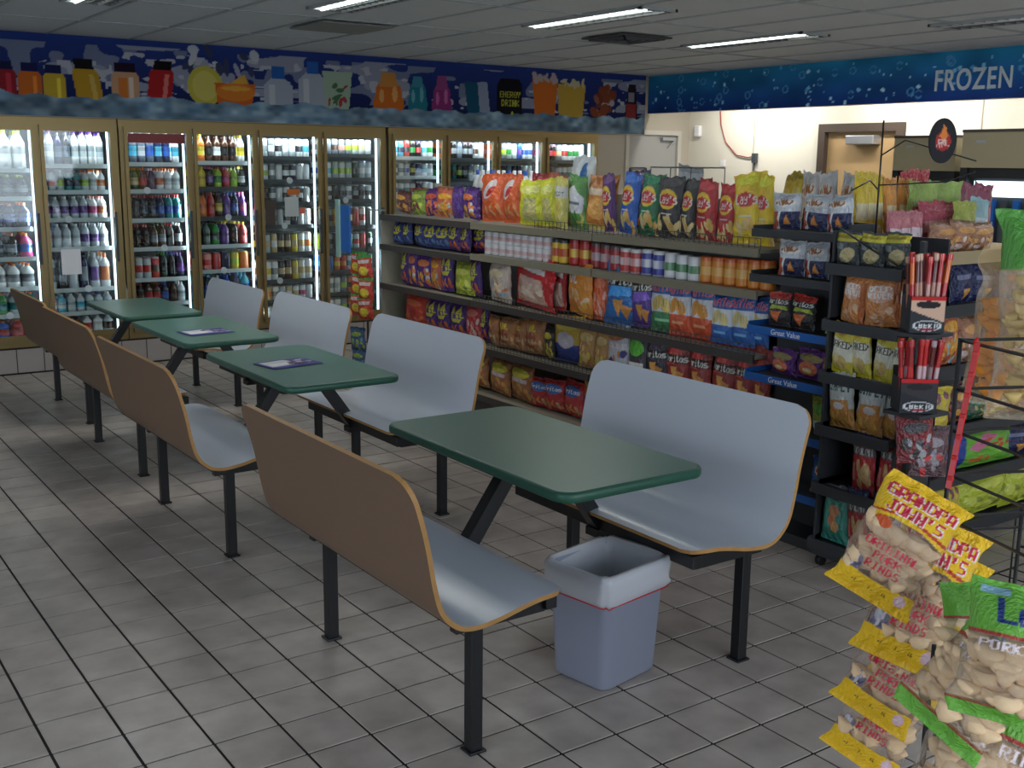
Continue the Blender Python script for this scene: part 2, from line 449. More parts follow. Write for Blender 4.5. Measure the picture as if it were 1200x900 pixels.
ORD = ['first', 'second', 'third', 'fourth', 'fifth', 'sixth', 'seventh', 'eighth', 'ninth', 'tenth', 'eleventh', 'twelfth', 'thirteenth', 'fourteenth', 'fifteenth', 'sixteenth', 'seventeenth', 'eighteenth', 'nineteenth', 'twentieth', 'twenty-first', 'twenty-second', 'twenty-third', 'twenty-fourth', 'twenty-fifth', 'twenty-sixth', 'twenty-seventh', 'twenty-eighth', 'twenty-ninth', 'thirtieth']
# ================================================================ THE SETTING
T = 0.2032
CEIL = 2.6
fl = boxo('floor', 'grout', -4, 10.2, -6, 6.2, -0.06, -0.004); tag(fl, kind='structure')
tm = MB(); tm.box(-T/2+.004, T/2-.004, -T/2+.004, T/2-.004, -0.004, 0.0, 0)
# soft upper edge of each tile
tile_me = MB().box(-T/2+.0048, T/2-.0048, -T/2+.0048, T/2-.0048, -0.01, 0.0, 0, 0.0009).mesh('tile', 'tile')
tm.bm.free()
camx, camy = -0.593, -3.125
cells = []
for i in range(-20, 50):
    for j in range(-30, 31):
        x, y = (i+.5)*T, (j+.5)*T
        if x < -3.9 or x > 10.1 or y > 6.15 or y < -5.9: continue
        dx, dy = x-camx, y-camy
        f = dx*math.sin(YAW)+dy*math.cos(YAW); s_ = dx*math.cos(YAW)-dy*math.sin(YAW)
        dist = math.hypot(dx, dy)
        vis = f > 2.25 and -0.50 < s_/f < 0.50 and not (x > 2.75 and y > .3 and x < 4.3) and x < 3.6
        cells.append((dist if vis else dist+100, x, y))
cells.sort()
rest = MB()
for n, (d, x, y) in enumerate(cells):
    if n < 300:
        o = mobj('tile', tile_me, fl, (x, y, R.uniform(-.0006, .0006)), (R.uniform(-.0015, .0015), R.uniform(-.0015, .0015), 0))
    else:
        rest.box(x-T/2+.0048, x+T/2-.0048, y-T/2+.0048, y+T/2-.0048, -0.01, 0.0)
tag(rest.build('tile_field', 'tile', fl), kind='stuff')

# ceiling: T-grid with lay-in boards
ce = boxo('ceiling', 'ceil', -4, 10.2, -6, 6.25, CEIL+.03, CEIL+.08); tag(ce, kind='structure')
LX, LY = 0.61, 1.22
lights = [(2.60, 2.85), (4.13, 2.72), (5.86, 2.98), (6.20, 0.98), (1.30, 3.50), (4.5, 0.3)]
board = MB().box(-LX/2+.012, LX/2-.012, -LY/2+.012, LY/2-.012, 0, .02, 0, .003).mesh('ceiling_board', 'ceil')
bars = MB(); x0c, y0c = 1.52, 0.20
nb = 0; far = MB()
for i in range(-9, 15):
    xx = x0c+i*LX
    if -4 < xx < 10.2: bars.box(xx-.012, xx+.012, -6, 6.2, CEIL-.004, CEIL+.03)
for j in range(-6, 6):
    yy = y0c+j*LY
    if -6 < yy < 6.2: bars.box(-4, 10.2, yy-.012, yy+.012, CEIL-.0045, CEIL+.03)
for i in range(-9, 15):
    for j in range(-6, 6):
        xc, yc = x0c+(i+.5)*LX, y0c+(j+.5)*LY
        if xc > 9.9 or xc < -3.7: continue
        if yc > 5.6:
            ya, yb = yc-LY/2+.012, 6.19
            far.box(xc-LX/2+.012, xc+LX/2-.012, ya, yb, CEIL+.002, CEIL+.02)
        elif yc < -5.4: continue
        elif yc > 0.3 and xc > 0.4 and xc < 8.3:
            mobj('ceiling_board', board, ce, (xc, yc, CEIL+.002+R.uniform(0, .002)))
        else:
            far.box(xc-LX/2+.012, xc+LX/2-.012, yc-LY/2+.012, yc+LY/2-.012, CEIL+.002, CEIL+.02)
tag(far.build('ceiling_board_field', 'ceil', ce), kind='stuff')
bars.build('ceiling_grid', 'ceilbar', ce)

wb = boxo('wall_back', 'wallgrey', -4, 8.34, 6.9, 7.0, 0, CEIL+.03); tag(wb, kind='structure')
w1 = MB().box(7.0, 7.43, 6.2, 6.9, 0, CEIL+.03).box(8.18, 8.34, 6.2, 6.9, 0, CEIL+.03).box(7.43, 8.18, 6.2, 6.9, 2.02, CEIL+.03).box(-4, 7.0, 6.2, 6.9, 2.0, CEIL+.03)
w1.box(-4, .80, 6.2, 6.9, 0, 2.0)
tag(w1.build('wall_back_front', 'wallgrey'), kind='structure').name = 'wall_back.001'
wr = MB().box(8.34, 8.44, 4.28, 7.0, 0, CEIL+.03).box(8.34, 8.44, -6, 3.42, 0, CEIL+.03).box(8.34, 8.44, 3.42, 4.28, 2.02, CEIL+.03).build('wall_right', 'wall'); tag(wr, kind='structure')
for yy in (5.22, 2.6):
    boxo('panel_joint', 'wallgrey', 8.334, 8.342, yy-.004, yy+.004, 0, 2.6, wr)
# walls out of view, with the shop windows that light the room
wf = MB().box(-4, 10.2, -6.1, -6, 0, .45).box(-4, 10.2, -6.1, -6, 2.45, 2.63).box(-4, -1.5, -6.1, -6, .45, 2.45).box(4.7, 10.2, -6.1, -6, .45, 2.45).box(1.57, 1.63, -6.1, -6, .45, 2.45).build('wall_front', 'wall'); tag(wf, kind='structure')
wl = MB().box(-4.1, -4, -6.1, -3.9, 0, 2.63).box(-4.1, -4, 1.9, 7, 0, 2.63).box(-4.1, -4, -3.9, 1.9, 0, .45).box(-4.1, -4, -3.9, 1.9, 2.45, 2.63).build('wall_left', 'wall'); tag(wl, kind='structure')
wn = MB().box(-1.5, 1.57, -6.06, -6.04, .45, 2.45).box(1.63, 4.7, -6.06, -6.04, .45, 2.45).build('window_1', 'winglass'); tag(wn, kind='structure')
wn = MB().box(-4.06, -4.04, -3.9, 1.9, .45, 2.45).build('window_2', 'winglass'); tag(wn, kind='structure')

# grey service door beside the coolers
d1 = MB().box(7.45, 8.16, 6.22, 6.26, 0.01, 1.99, 0, .004).build('door_1', 'greydoor'); tag(d1, kind='structure')
MB().box(7.40, 7.45, 6.185, 6.26, 0, 1.99).box(8.16, 8.21, 6.185, 6.26, 0, 1.99).box(7.40, 8.21, 6.185, 6.26, 1.99, 2.04).build('door_frame', 'doorframe', d1)
MB().box(7.92, 8.12, 6.17, 6.215, 1.93, 1.965, 0, .004).bar((8.10, 6.185, 1.93), (8.02, 6.19, 1.86), .012).build('door_closer', 'silver', d1)
wd = MB().box(7.475, 7.72, 6.19, 6.22, 1.43, 1.64, 0, .03).build('door_window_frame', 'darkedge', d1)
MB().box(7.505, 7.69, 6.186, 6.195, 1.46, 1.61, 0, .003).build('window_pane', 'tanmetal', wd)
# wooden door in a dark brown frame, on the cream wall
d2 = MB().box(8.36, 8.40, 3.44, 4.26, .01, 2.0).build('door_2', 'woodpanel'); tag(d2, kind='structure')
MB().box(8.30, 8.42, 3.36, 3.44, 0, 2.0).box(8.30, 8.42, 4.26, 4.34, 0, 2.0).box(8.30, 8.42, 3.36, 4.34, 2.0, 2.08).build('door_frame', 'brownframe', d2)
MB().box(8.24, 8.36, 3.64, 3.96, 1.88, 1.965, 0, .008).build('door_closer', 'silver', d2)
MB().bar((8.35, 4.2, 1.04), (8.30, 4.2, 1.04), .03).bar((8.30, 4.22, 1.04), (8.30, 4.10, 1.04), .02).build('door_handle', 'silver', d2)

# ---- printed band above the coolers
NAVY, ICE = (24, 34, 88), (96, 130, 160)
bd = Cv(900, 96, NAVY, (-0.6, 7.58, 1.99, 2.6))
n2 = noise2(96, 900, 8, 60, 3); n3 = noise2(96, 900, 5, 30, 8); n4 = noise2(96, 900, 16, 130, 5)
t = (bd.Y-1.99)/.61
bd.a[:] = np.array((20, 26, 74))*(1-t[..., None])+np.array((38, 62, 140))*t[..., None]
m = (n2 > .62) & (t < .9) & (t > .3); bd.put(m, (118, 128, 158))
m = (n3 > .66) & (t < .92) & (t > .35); bd.put(m, (150, 156, 178))
m = (n3 > .5) & (n4 > .72) & (t > .3) & (t < .85); bd.put(m, (186, 188, 200))
def jar(x0, x1, z0, z1, c, capc, tilt=0, sh=.25, hi=None):
    """flat printed jar with a cap, leaning by tilt"""
    h = z1-z0; q = lambda a, b: (a+tilt*(b-z0), b)
    w_ = x1-x0
    bd.poly([q(x0, z0), q(x1, z0), q(x1, z1-h*.24), q(x1-w_*.12, z1-h*.16), q(x0+w_*.12, z1-h*.16), q(x0, z1-h*.24)], c)
    bd.poly([q(x0+w_*.62, z0+.02), q(x0+w_*.8, z0+.02), q(x0+w_*.8, z1-h*.25), q(x0+w_*.62, z1-h*.25)], hi or tuple(min(255, v*1.25+12) for v in c))
    bd.poly([q(x0+w_*.14, z1-h*.17), q(x1-w_*.14, z1-h*.17), q(x1-w_*.14, z1), q(x0+w_*.14, z1)], capc)
jar(1.08, 1.28, 2.03, 2.38, (150, 30, 44), (24, 30, 70)); jar(0.74, 1.02, 2.03, 2.40, (210, 120, 30), (24, 30, 70)); jar(0.42, .68, 2.03, 2.4, (190, 180, 60), (20, 20, 30))
jar(1.29, 1.46, 1.98, 2.38, (208, 104, 26), (24, 30, 80)); jar(1.47, 1.63, 2.0, 2.37, (206, 172, 44), (24, 30, 80))
jar(1.74, 1.94, 1.97, 2.43, (196, 150, 30), (22, 20, 26), -.16, hi=(216, 180, 90)); jar(1.98, 2.2, 1.97, 2.42, (206, 158, 120), (36, 18, 40), hi=(232, 208, 190)); bd.rect(2.03, 2.11, 2.02, 2.30, (214, 120, 44))
jar(2.24, 2.44, 2.04, 2.45, (176, 26, 30), (16, 14, 18), .14, hi=(226, 120, 110))
bd.speck(2.6, 3.2, 2.38, 2.56, [(160, 165, 185), (200, 205, 215), (60, 66, 100)], 16, 4, .07, .04)
bd.ell(2.74, 2.27, .15, .16, (200, 188, 70)); bd.ell(2.74, 2.27, .11, .12, (216, 204, 100))
bd.poly([(2.82, 2.3), (3.18, 2.3), (3.14, 2.12), (3.06, 2.08), (2.92, 2.08), (2.84, 2.14)], (212, 98, 20)); bd.ell(3.0, 2.23, .17, .075, (226, 128, 34)); bd.ell(3.0, 2.26, .13, .02, (236, 170, 60)); bd.poly([(2.95, 2.3), (3.08, 2.38), (3.12, 2.3)], (224, 170, 60))
for x in (3.25, 3.57):
    z1 = 2.46 if x < 3.4 else 2.52
    bd.poly([(x, 2.05), (x+.27, 2.05), (x+.27, z1-.16), (x+.19, z1-.09), (x+.08, z1-.09), (x, z1-.16)], (170, 180, 196)); bd.rect(x+.05, x+.1, 2.06, z1-.15, (200, 206, 216)); bd.rect(x+.08, x+.19, z1-.10, z1+.0, (30, 96, 176))
bd.poly([(3.84, 2.07), (4.05, 2.07), (4.09, 2.45), (3.8, 2.45)], (166, 190, 168)); bd.speck(3.86, 4.03, 2.12, 2.33, [(170, 60, 70), (80, 120, 80)], 9, 2, .02, .05)
def jug(x0, x1, z0, z1, c, tcol, hl):
    xm = (x0+x1)/2; w_ = (x1-x0)/2
    bd.ell(xm, z0+.13, w_, .14, c); bd.rect(x0+.01, x1-.01, z0+.02, z0+.12, c); bd.ell(xm, z0+.24, w_*.85, .1, c)
    bd.poly([(xm-w_*.62, z0+.28), (xm+w_*.62, z0+.28), (xm+w_*.42, z1), (xm-w_*.42, z1)], tcol)
    bd.ell(xm-w_*.45, z0+.2, w_*.16, .06, hl); bd.ell(xm+w_*.4, z0+.22, w_*.18, .07, hl)
jug(4.3, 4.62, 2.06, 2.47, (214, 110, 24), (206, 140, 60), (232, 170, 96)); jug(4.66, 4.87, 2.07, 2.45, (34, 126, 146), (60, 140, 160), (110, 180, 194)); jug(4.92, 5.14, 2.06, 2.47, (146, 48, 120), (150, 70, 130), (200, 110, 170))
bd.poly([(5.32, 2.12), (5.46, 2.12), (5.43, 2.43), (5.28, 2.43)], (22, 84, 116)); bd.poly([(5.46, 2.12), (5.58, 2.12), (5.54, 2.44), (5.43, 2.43)], (150, 164, 190))
bd.poly([(5.66, 2.1), (5.95, 2.1), (5.96, 2.42), (5.92, 2.48), (5.7, 2.48), (5.66, 2.42)], (24, 22, 30))
bd.text('ENERGY', 5.69, 5.93, 2.30, 2.36, (182, 182, 60), bold=.5); bd.text('DRINK', 5.71, 5.92, 2.22, 2.28, (182, 182, 60), bold=.5); bd.poly([(5.8, 2.1), (5.88, 2.1), (5.84, 2.18)], (190, 204, 40))
bd.poly([(6.12, 2.1), (6.36, 2.1), (6.4, 2.5), (6.08, 2.5)], (216, 112, 26)); bd.speck(6.1, 6.38, 2.47, 2.54, [(196, 176, 176)], 14, 3, .05, .03)
bd.poly([(6.42, 2.09), (6.72, 2.09), (6.76, 2.46), (6.4, 2.46)], (204, 168, 62)); bd.speck(6.42, 6.74, 2.45, 2.5, [(206, 200, 160)], 12, 5, .05, .02)
bd.speck(6.86, 7.18, 2.14, 2.44, [(150, 96, 74), (120, 60, 44), (186, 176, 180), (140, 70, 40)], 26, 6, .06, .05)
bd.poly([(7.28, 2.1), (7.48, 2.1), (7.44, 2.5), (7.34, 2.5)], (46, 34, 50)); bd.rect(7.31, 7.45, 2.14, 2.30, (146, 50, 50)); bd.rect(7.34, 7.42, 2.32, 2.42, (150, 150, 160))
top = 2.115+0.05*noise1(900, 4, 60)+.02*noise1(900, 9, 150)
m = bd.Y < top[None]
ic = np.stack([90+70*n4, 122+64*n4, 150+52*n4], -1); bd.a[m] = (ic*(0.72+.5*n2[..., None]))[m]
bd.a *= .8
b1 = mobj('trim_1', panel_mesh('printed_band', bd, 'y', 6.10, 'poster', .02)); tag(b1, kind='structure')
s1 = MB().box(-4, 7.6, 6.12, 6.2, 1.985, CEIL).build('trim_2', 'wallgrey'); tag(s1, kind='structure')

# ---- FROZEN soffit
fz = Cv(620, 44, (20, 70, 130), (-6.12, 3.0, 2.21, 2.6))
t = (fz.Y-2.21)/.39
fz.a[:] = np.array((12, 46, 112))*(1-t[..., None])+np.array((24, 112, 148))*t[..., None]
fz.a *= (.86+.3*noise2(44, 620, 3, 40, 2))[..., None]
q = random.Random(3)
for _ in range(230):
    r = q.choice((.008, .012, .018, .03)); x, z = q.uniform(-6.1, 3), 2.22+.37*q.random()**1.2
    if r > .025: fz.ring(x, z, r*1.2, r*1.2, .3, (70, 130, 175))
    else: fz.ell(x, z, r, r, q.choice([(110, 170, 200), (70, 140, 180), (150, 195, 215)]))
fz.a *= 1.12
s2 = mobj('trim_3', panel_mesh('printed_soffit', fz, 'x', 7.635, 'poster2', .015)); tag(s2, kind='structure')
s3 = MB().box(7.65, 7.75, -3.2, 6.12, 2.21, CEIL).build('trim_4', 'doorframe'); tag(s3, kind='structure')
tx = bpy.data.curves.new('lettering', 'FONT'); tx.body = 'FROZEN'; tx.size = .26; tx.extrude = .004; tx.offset = .004; tx.space_character = 1.12
to = bpy.data.objects.new('tmp_text', tx); C.objects.link(to)
bpy.context.view_layer.update()
me = bpy.data.meshes.new_from_object(to.evaluated_get(bpy.context.evaluated_depsgraph_get())); bpy.data.objects.remove(to)
co = np.zeros(len(me.vertices)*3); me.vertices.foreach_get('co', co); co = co.reshape(-1, 3)
x0_, x1_ = co[:, 0].min(), co[:, 0].max(); y0_, y1_ = co[:, 1].min(), co[:, 1].max()
nv = np.stack([7.629-co[:, 2], 2.60-(co[:, 0]-x0_)/(x1_-x0_)*.68, 2.285+(co[:, 1]-y0_)/(y1_-y0_)*.17], 1)
me.vertices.foreach_set('co', nv.ravel()); me.materials.clear(); me.materials.append(mat('letter_grey', (186, 198, 206), .5))
me.update(); mobj('lettering', me, s2)
# lamps hidden behind the soffit wash the cream wall
for yy in (5.0, 3.2, 1.4, -.4):
    lf = MB().box(7.78, 7.9, yy-.6, yy+.6, 2.50, 2.58).build('valance_light', 'doorframe'); tag(lf, 'white strip lamp behind the blue soffit, %s from the grey door' % ORD[int((5.0-yy)/1.8+.5)], 'light', 'strip lamps behind the soffit')
    MB().tube([(7.84, yy-.58, 2.485), (7.84, yy+.58, 2.485)], .014, 8).build('lamp_tube', 'tube', lf)
    l = area('valance_glow', (7.86, yy, 2.46), (8.1, yy, 1.5), 1.1, .08, 9.5, (1, .97, .90)); l.parent = lf

# ---- ceiling lights
def troffer(x, y, label, lit=5.5, pw=6.0):
    t_ = MB().box(-.155, -.135, -.61, .61, -.012, .05).box(.135, .155, -.61, .61, -.012, .05).box(-.155, .155, -.61, -.59, -.012, .05).box(-.155, .155, .59, .61, -.012, .05).box(-.155, .155, -.61, .61, .05, .06).build('ceiling_light', 'ceilbar', None, (x, y, CEIL-.002))
    tag(t_, label, 'light', 'recessed ceiling lights')
    for s in (-.07, .07):
        MB().tube([(s, -.57, -.004), (s, .57 if s < 0 or lit > 3 else -.3, -.004)], .014, 8).build('lamp_tube', 'tube' if (lit > 1 and s < 0) else 'tubeoff', t_)
    lv = MB()
    for k in range(15):
        yy = -.56+k*.08; lv.box(-.135, .135, yy-.004, yy+.004, -.012, .02)
    lv.box(-.004, .004, -.59, .59, -.012, .02)
    lv.build('louver', 'louver', t_)
    l = area('troffer_glow', (x, y, CEIL-.03), (x, y, 0), .25, 1.15, pw, (.97, 1, .97)); l.parent = t_; l.location = (0, 0, -.03)
LL = ['over the second table from the coolers', 'above the middle of the snack aisle', 'nearest the grey service door', 'nearest the frozen sign', 'nearest the cooler doors with bottles', 'over the long snack rack', 'over the bench backs', 'in front of the nearest table', 'behind the camera']
for (x, y), lb, li in zip(lights, LL, (5, 5, 2, 0, 5, 2, 5, 5, 5)): troffer(x, y, 'recessed fluorescent ceiling light with louver, '+lb, li)
v = MB().box(-.24, .24, -.24, .24, -.012, .0, 0, .004); v.build('ceiling_vent', 'vent', None, (5.0, 3.42, CEIL-.006))
vo = bpy.data.objects['ceiling_vent']; tag(vo, 'dark sooty round-slatted air vent in the ceiling', 'vent')
for k in range(4):
    a = .05+k*.05; MB().box(-a, a, -a, -a+.012, -.022, -.012).box(-a, a, a-.012, a, -.022, -.012).box(-a, -a+.012, -a, a, -.022, -.012).box(a-.012, a, -a, a, -.022, -.012).build('vent_slat', 'darkedge', vo)
v2 = MB().box(-.27, .27, -.27, .27, -.012, 0, 0, .004).build('ceiling_vent', 'ventgrey', None, (3.05, 4.2, CEIL-.006)); tag(v2, 'flat grey square vent panel in the ceiling', 'vent')

# ================================================================ COOLERS
YF = 6.2
skirt = MB().box(-.2, 6.99, 6.145, 6.2, 0, .2).build('baseboard_back', 'grout'); tag(skirt, kind='structure')
st = MB().box(-T/2+.003, T/2-.003, -.006, .004, .004, .19, 0, .002).mesh('tile', 'skirt')
for k in range(34): mobj('tile', st, skirt, (1.139-3*T+(k+.5)*T-.0, 6.143, 0))
banks = [('widest golden glass cooler bank of two doors at the room corner', [(.80, 1.41), (1.41, 2.0)], 'bank'),
         ('golden glass cooler of four doors in the middle of the wall', [(2.05, 2.62), (2.62, 3.2), (3.2, 3.81), (3.81, 4.44)], 'bank'),
         ('golden glass cooler of four doors nearest the grey door', [(4.51, 5.11), (5.11, 5.7), (5.7, 6.3), (6.3, 6.98)], 'bank')]
banks[0] = ('golden glass cooler of two doors, the shortest of the three', banks[0][1], 'bank')
ZB, ZT = .20, 1.965
SH = {0: [1.585, 1.369, 1.132, .899, .664, .45, .26], 1: [1.622, 1.416, 1.196, .963, .632, .44, .26], 2: [1.64, 1.42, 1.18, .942, .684, .474, .26], 3: [1.656, 1.439, 1.187, .944, .729, .48, .26],
      4: [1.703, 1.501, 1.305, 1.101, .856, .612, .43, .26], 5: [1.733, 1.517, 1.322, 1.078, .872, .673, .466, .26], 6: [1.718, 1.537, 1.35, 1.15, .9, .6, .26], 7: [1.71, 1.51, 1.3, 1.1, .85, .55, .26], 8: [1.71, 1.5, 1.29, 1.1, .85, .55, .26], 9: [1.70, 1.49, 1.28, 1.1, .85, .55, .26]}
di = 0; DOORS = []
handle_me = None
for label, ds, _ in banks:
    bx0, bx1 = ds[0][0]-.02, ds[-1][1]+.02
    t_ = MB().box(bx0, bx1, YF-.03, YF+.02, ZB, ZB+.06).box(bx0, bx1, YF-.03, YF+.02, ZT-.045, ZT+.02)
    for k, (a, b) in enumerate(ds):
        t_.box(a-.016, a+.016, YF-.03, YF+.02, ZB+.06, ZT-.045)
    t_.box(bx1-.035, bx1, YF-.03, YF+.02, ZB+.06, ZT-.045)
    case = t_.build('glass_door_cooler', 'gold'); tag(case, label, 'cooler', 'glass door coolers along the wall')
    MB().box(bx0, bx1, 6.84, 6.87, .0, 2.0).box(bx0, bx1, YF+.03, 6.84, .14, .20).box(bx0, bx1, YF+.03, 6.84, 1.94, 1.97).box(bx0, bx0+.015, YF+.03, 6.84, .2, 1.94).box(bx1-.015, bx1, YF+.03, 6.84, .2, 1.94).build('cabinet', 'coolin', case)
    for k, (a, b) in enumerate(ds):
        a2, b2 = a+.016, b-.016
        d = MB().box(a2, a2+.028, YF-.055, YF-.032, ZB+.055, ZT-.04).box(b2-.028, b2, YF-.055, YF-.032, ZB+.055, ZT-.04).box(a2+.028, b2-.028, YF-.055, YF-.032, ZB+.055, ZB+.095).box(a2+.028, b2-.028, YF-.055, YF-.032, ZT-.085, ZT-.04).build('door', 'gold', case)
        if di in (2,): pass
        MB().box(a2+.028, b2-.028, YF-.046, YF-.040, ZB+.095, ZT-.085).build('glass', 'glass', d)
        MB().box(b2-.03, b2-.012, YF-.085, YF-.055, .85, 1.25, 0, .004).build('handle', 'darkedge', d)
        MB().box(b2-.029, b2-.018, YF+.035, YF+.06, .28, 1.90).build('light_strip', 'cooltube', case)
        MB().box(a2-.012, a2+.003, YF+.035, YF+.06, .28, 1.90).build('light_strip', 'coolin', case)
        l = area('cooler_glow', ((b2-.03), YF+.075, 1.1), (a2+.1, YF+.55, 1.0), .05, 1.6, 2.7, (.86, .97, 1.0)); l.parent = case
        l2 = area('cooler_glow', ((a2+b2)/2, YF+.05, 1.88), ((a2+b2)/2, YF+.3, .6), .5, .05, 1.3, (.86, .97, 1.0)); l2.parent = case
        if di == 2: MB().box(a2+.036, b2-.036, YF-.038, YF-.034, 1.80, 1.875).build('header_strip', mat('red_header', (170, 44, 50), .5), d)
        for zi, z in enumerate(SH[di]):
            if (di*3+zi) % 2 and zi > 0 and di < 6:
                MB().tube([(a2+.2+.06*((di+zi) % 3), YF+.058, z-.004), (a2+.2+.06*((di+zi) % 3), YF+.066, z-.004)], .028, 16).build('price_disc', 'white', case)
            MB().box(a2+.003, b2-.034, YF+.075, YF+.62, z-.016, z-.004).build('shelf', 'coolin', case)
            MB().box(a2+.003, b2-.034, YF+.066, YF+.0745, z-.028, z+.006).build('shelf_edge', 'shelfwhite' if di in (0, 1, 2, 3, 6) and z not in (1.439, 1.187) else 'darkedge', case)
        DOORS.append((a2+.01, b2-.04)); di += 1

# drinks: letters give cap, label and body colour
PC = dict(w=(236, 238, 240), g=(132, 138, 146), k=(26, 26, 30), n=(30, 36, 74), b=(30, 90, 190), c=(70, 180, 214), t=(24, 130, 130), G=(40, 140, 60), l=(172, 206, 50), y=(232, 204, 50), o=(232, 116, 34), r=(196, 32, 36), m=(206, 60, 130), p=(104, 56, 150), B=(74, 44, 30), s=(190, 200, 206), d=(34, 60, 50), T=(206, 180, 130), P=(240, 150, 140), u=(98, 112, 130))
CN = dict(w='white', g='grey', k='black', n='navy', b='blue', c='light blue', t='teal', G='green', l='lime', y='yellow', o='orange', r='red', m='pink', p='purple', B='brown', s='silver', d='dark green', T='tan', P='peach', u='slate')
DM = {}
def drink(code):
    """unit-height drink; first letter is the shape: b bottle, n long-necked bottle, c can, j wide jug"""
    if code in DM: return DM[code]
    k, cap, lab, bod = code
    cp, lb, bo = PC[cap], PC[lab], PC[bod]
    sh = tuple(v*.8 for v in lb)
    if k == 'b': prof = [(.12, 0, bo), (.155, .02, bo), (.155, .24, bo), (.15, .25, lb), (.15, .40, lb), (.15, .41, sh), (.15, .5, sh), (.15, .56, lb), (.155, .57, bo), (.15, .68, bo), (.10, .80, bo), (.058, .88, bo), (.055, .9, cp), (.058, .99, cp), (.05, 1, cp)]
    elif k == 'n': prof = [(.11, 0, bo), (.135, .02, bo), (.135, .18, bo), (.136, .19, lb), (.136, .42, lb), (.135, .43, bo), (.13, .55, bo), (.06, .74, bo), (.045, .92, bo), (.05, .93, cp), (.05, 1, cp)]
    elif k == 'j': prof = [(.2, 0, bo), (.22, .02, bo), (.22, .2, bo), (.2, .22, lb), (.2, .6, lb), (.22, .62, bo), (.2, .72, bo), (.09, .86, bo), (.08, .87, cp), (.08, 1, cp)]
    else: prof = [(.17, 0, PC['s']), (.2, .04, bo), (.2, .3, bo), (.2, .31, lb), (.2, .62, lb), (.2, .63, bo), (.2, .9, bo), (.17, .97, cp), (.155, .975, PC['g']), (.155, 1, PC['s'])]
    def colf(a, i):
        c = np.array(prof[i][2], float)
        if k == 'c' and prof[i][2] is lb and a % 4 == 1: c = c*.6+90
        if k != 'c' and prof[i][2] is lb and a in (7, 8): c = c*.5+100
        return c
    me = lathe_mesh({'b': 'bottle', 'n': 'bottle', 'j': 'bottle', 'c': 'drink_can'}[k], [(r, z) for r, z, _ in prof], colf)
    DM[code] = me; return me
def rep(s):
    out = []
    for tk in s.split():
        if '*' in tk: a, n = tk.split('*'); out += [a]*int(n)
        else: out.append(tk)
    return out
STOCK = {
0: ['blww*5', 'blgk*5', 'bobn*5', 'bouk*4 bobm', 'bogw*5', 'bobs bogt botG bots bogt', 'bobn*2 borb borr*2'],
1: ['bpws*2 bkun bkuk bpsw*4', 'brbs brPs bwls bknt bknt bols bosw boow', 'bwps*5 bPmw bPow', 'bwss*4 bwps*2 bwsw', 'jwus jkuk jwss jkun jwps joow', 'bosm bwsc bwss bwcs bbcs bbcs bwcs', 'jkBr jrBr jkBB jwrw jwww jwBs'],
2: ['bwcu bwcu bwsu bwbu bwcn bwbn bwcw', 'boTd boTd borB bwnn boow bosw bosw', 'brkk brkk brnk brnk brbn brbt brbt', 'brBk brBk brBk bkgB bkgB brkk bwsk', 'clyr cTrs crrs cwBr bGkd bbkk bppn', 'brrB brBk bkrB brrB bbbn bkBB bwsw', 'brrB brBk bkrB brrB bbbn bkBB bwsw'],
3: ['bbbc byyo bBkB bBwB bBkB bkkB byyw', 'byoy byyy bmpk brGl bmmr bkll bywk', 'booy bBoo brrr bkyB bppp bbbn bmmp', 'bkdd bkdd bkdG bypp byBk byrr', 'crrP crrP crrr cnnn clly cyoo', 'bcbc bcbn bsbs bbcb bbcn bcbc', 'bcbc bcbn bsbs bbcb bbcn bcbc'],
4: ['csws crgs cswg cskw csws cgws cwkw cwcw', 'csTs cslw cswg csww cswk cswn csww cwww', 'ckkg ckkB cswu csww cskw cswn cswk cwww', 'cscw cscs cskw csww cskw cwkn csww cwww', 'cyyk ckTs cTwT ckTk ckTB ckTy cTTw cTow', 'cPow cTyw cTgw ckTk ckTB ckTy cTTw cwTw', 'csww cPoT cTgw cTgs cswT csTw cwmw cwww', 'csww csws cTgw cTgs cswT csTw cwmw cwww'],
5: ['cTgw cTgg cTBg cTPg cTlg cwls cwTs cwws', 'cbbw cccw clls cllw cGls cGkd cbws cbws', 'ckkg ckkw ckkk ctkg ckgw csgk ckkg cwks', 'cykk ckkg ckoy ckgk ckyk csrr crrw cGkk', 'cGll ckkg ckkk ckyk cttt crrs crrr cGsd', 'cccb ccbb ckyo coor ctcw cttG cnbn cGkk', 'cmws cmgw cgsw cGlg coBo cyyk crrB cGGk', 'cmws cmgw cgsw cGlg coBo cyyk crrB cGGk'],
6: ['csct cscw csnc crkr clGk cprk cbcw ccGw', 'cswt cswk csgw ctbs ckyk cbbn cbcw cwws', 'ctcw csbw cscw cstw crrw crrk cmrw cwww'],
7: ['coBo cork ckgk ckgu cmgk crgk crBw cwww', 'ctGk cGkk ctkt cGlk ckgk ckgu cwTw cwws', 'ctGk cGtk ctGt cGlk ckgk ckgu cwTw cwws'],
8: ['cTPo clTg cGlg cwGs cwws cbpb cbbw cwbw', 'cnbu cnnb cgbk cgbu cnbk cnbn cwbw cwws'],
9: ['crmg crmk cmrk crTg cPrw cGGw ctGw cwws', 'ckgu ckgk cggu cgcw cGtw cwtw cwws cwws'],
}
DN = ['leftmost', 'second', 'third', 'fourth', 'fifth', 'sixth', 'seventh', 'eighth', 'ninth', 'tenth']
shape_w = {'b': 'bottle', 'n': 'bottle', 'c': 'can', 'j': 'large bottle'}
back = []
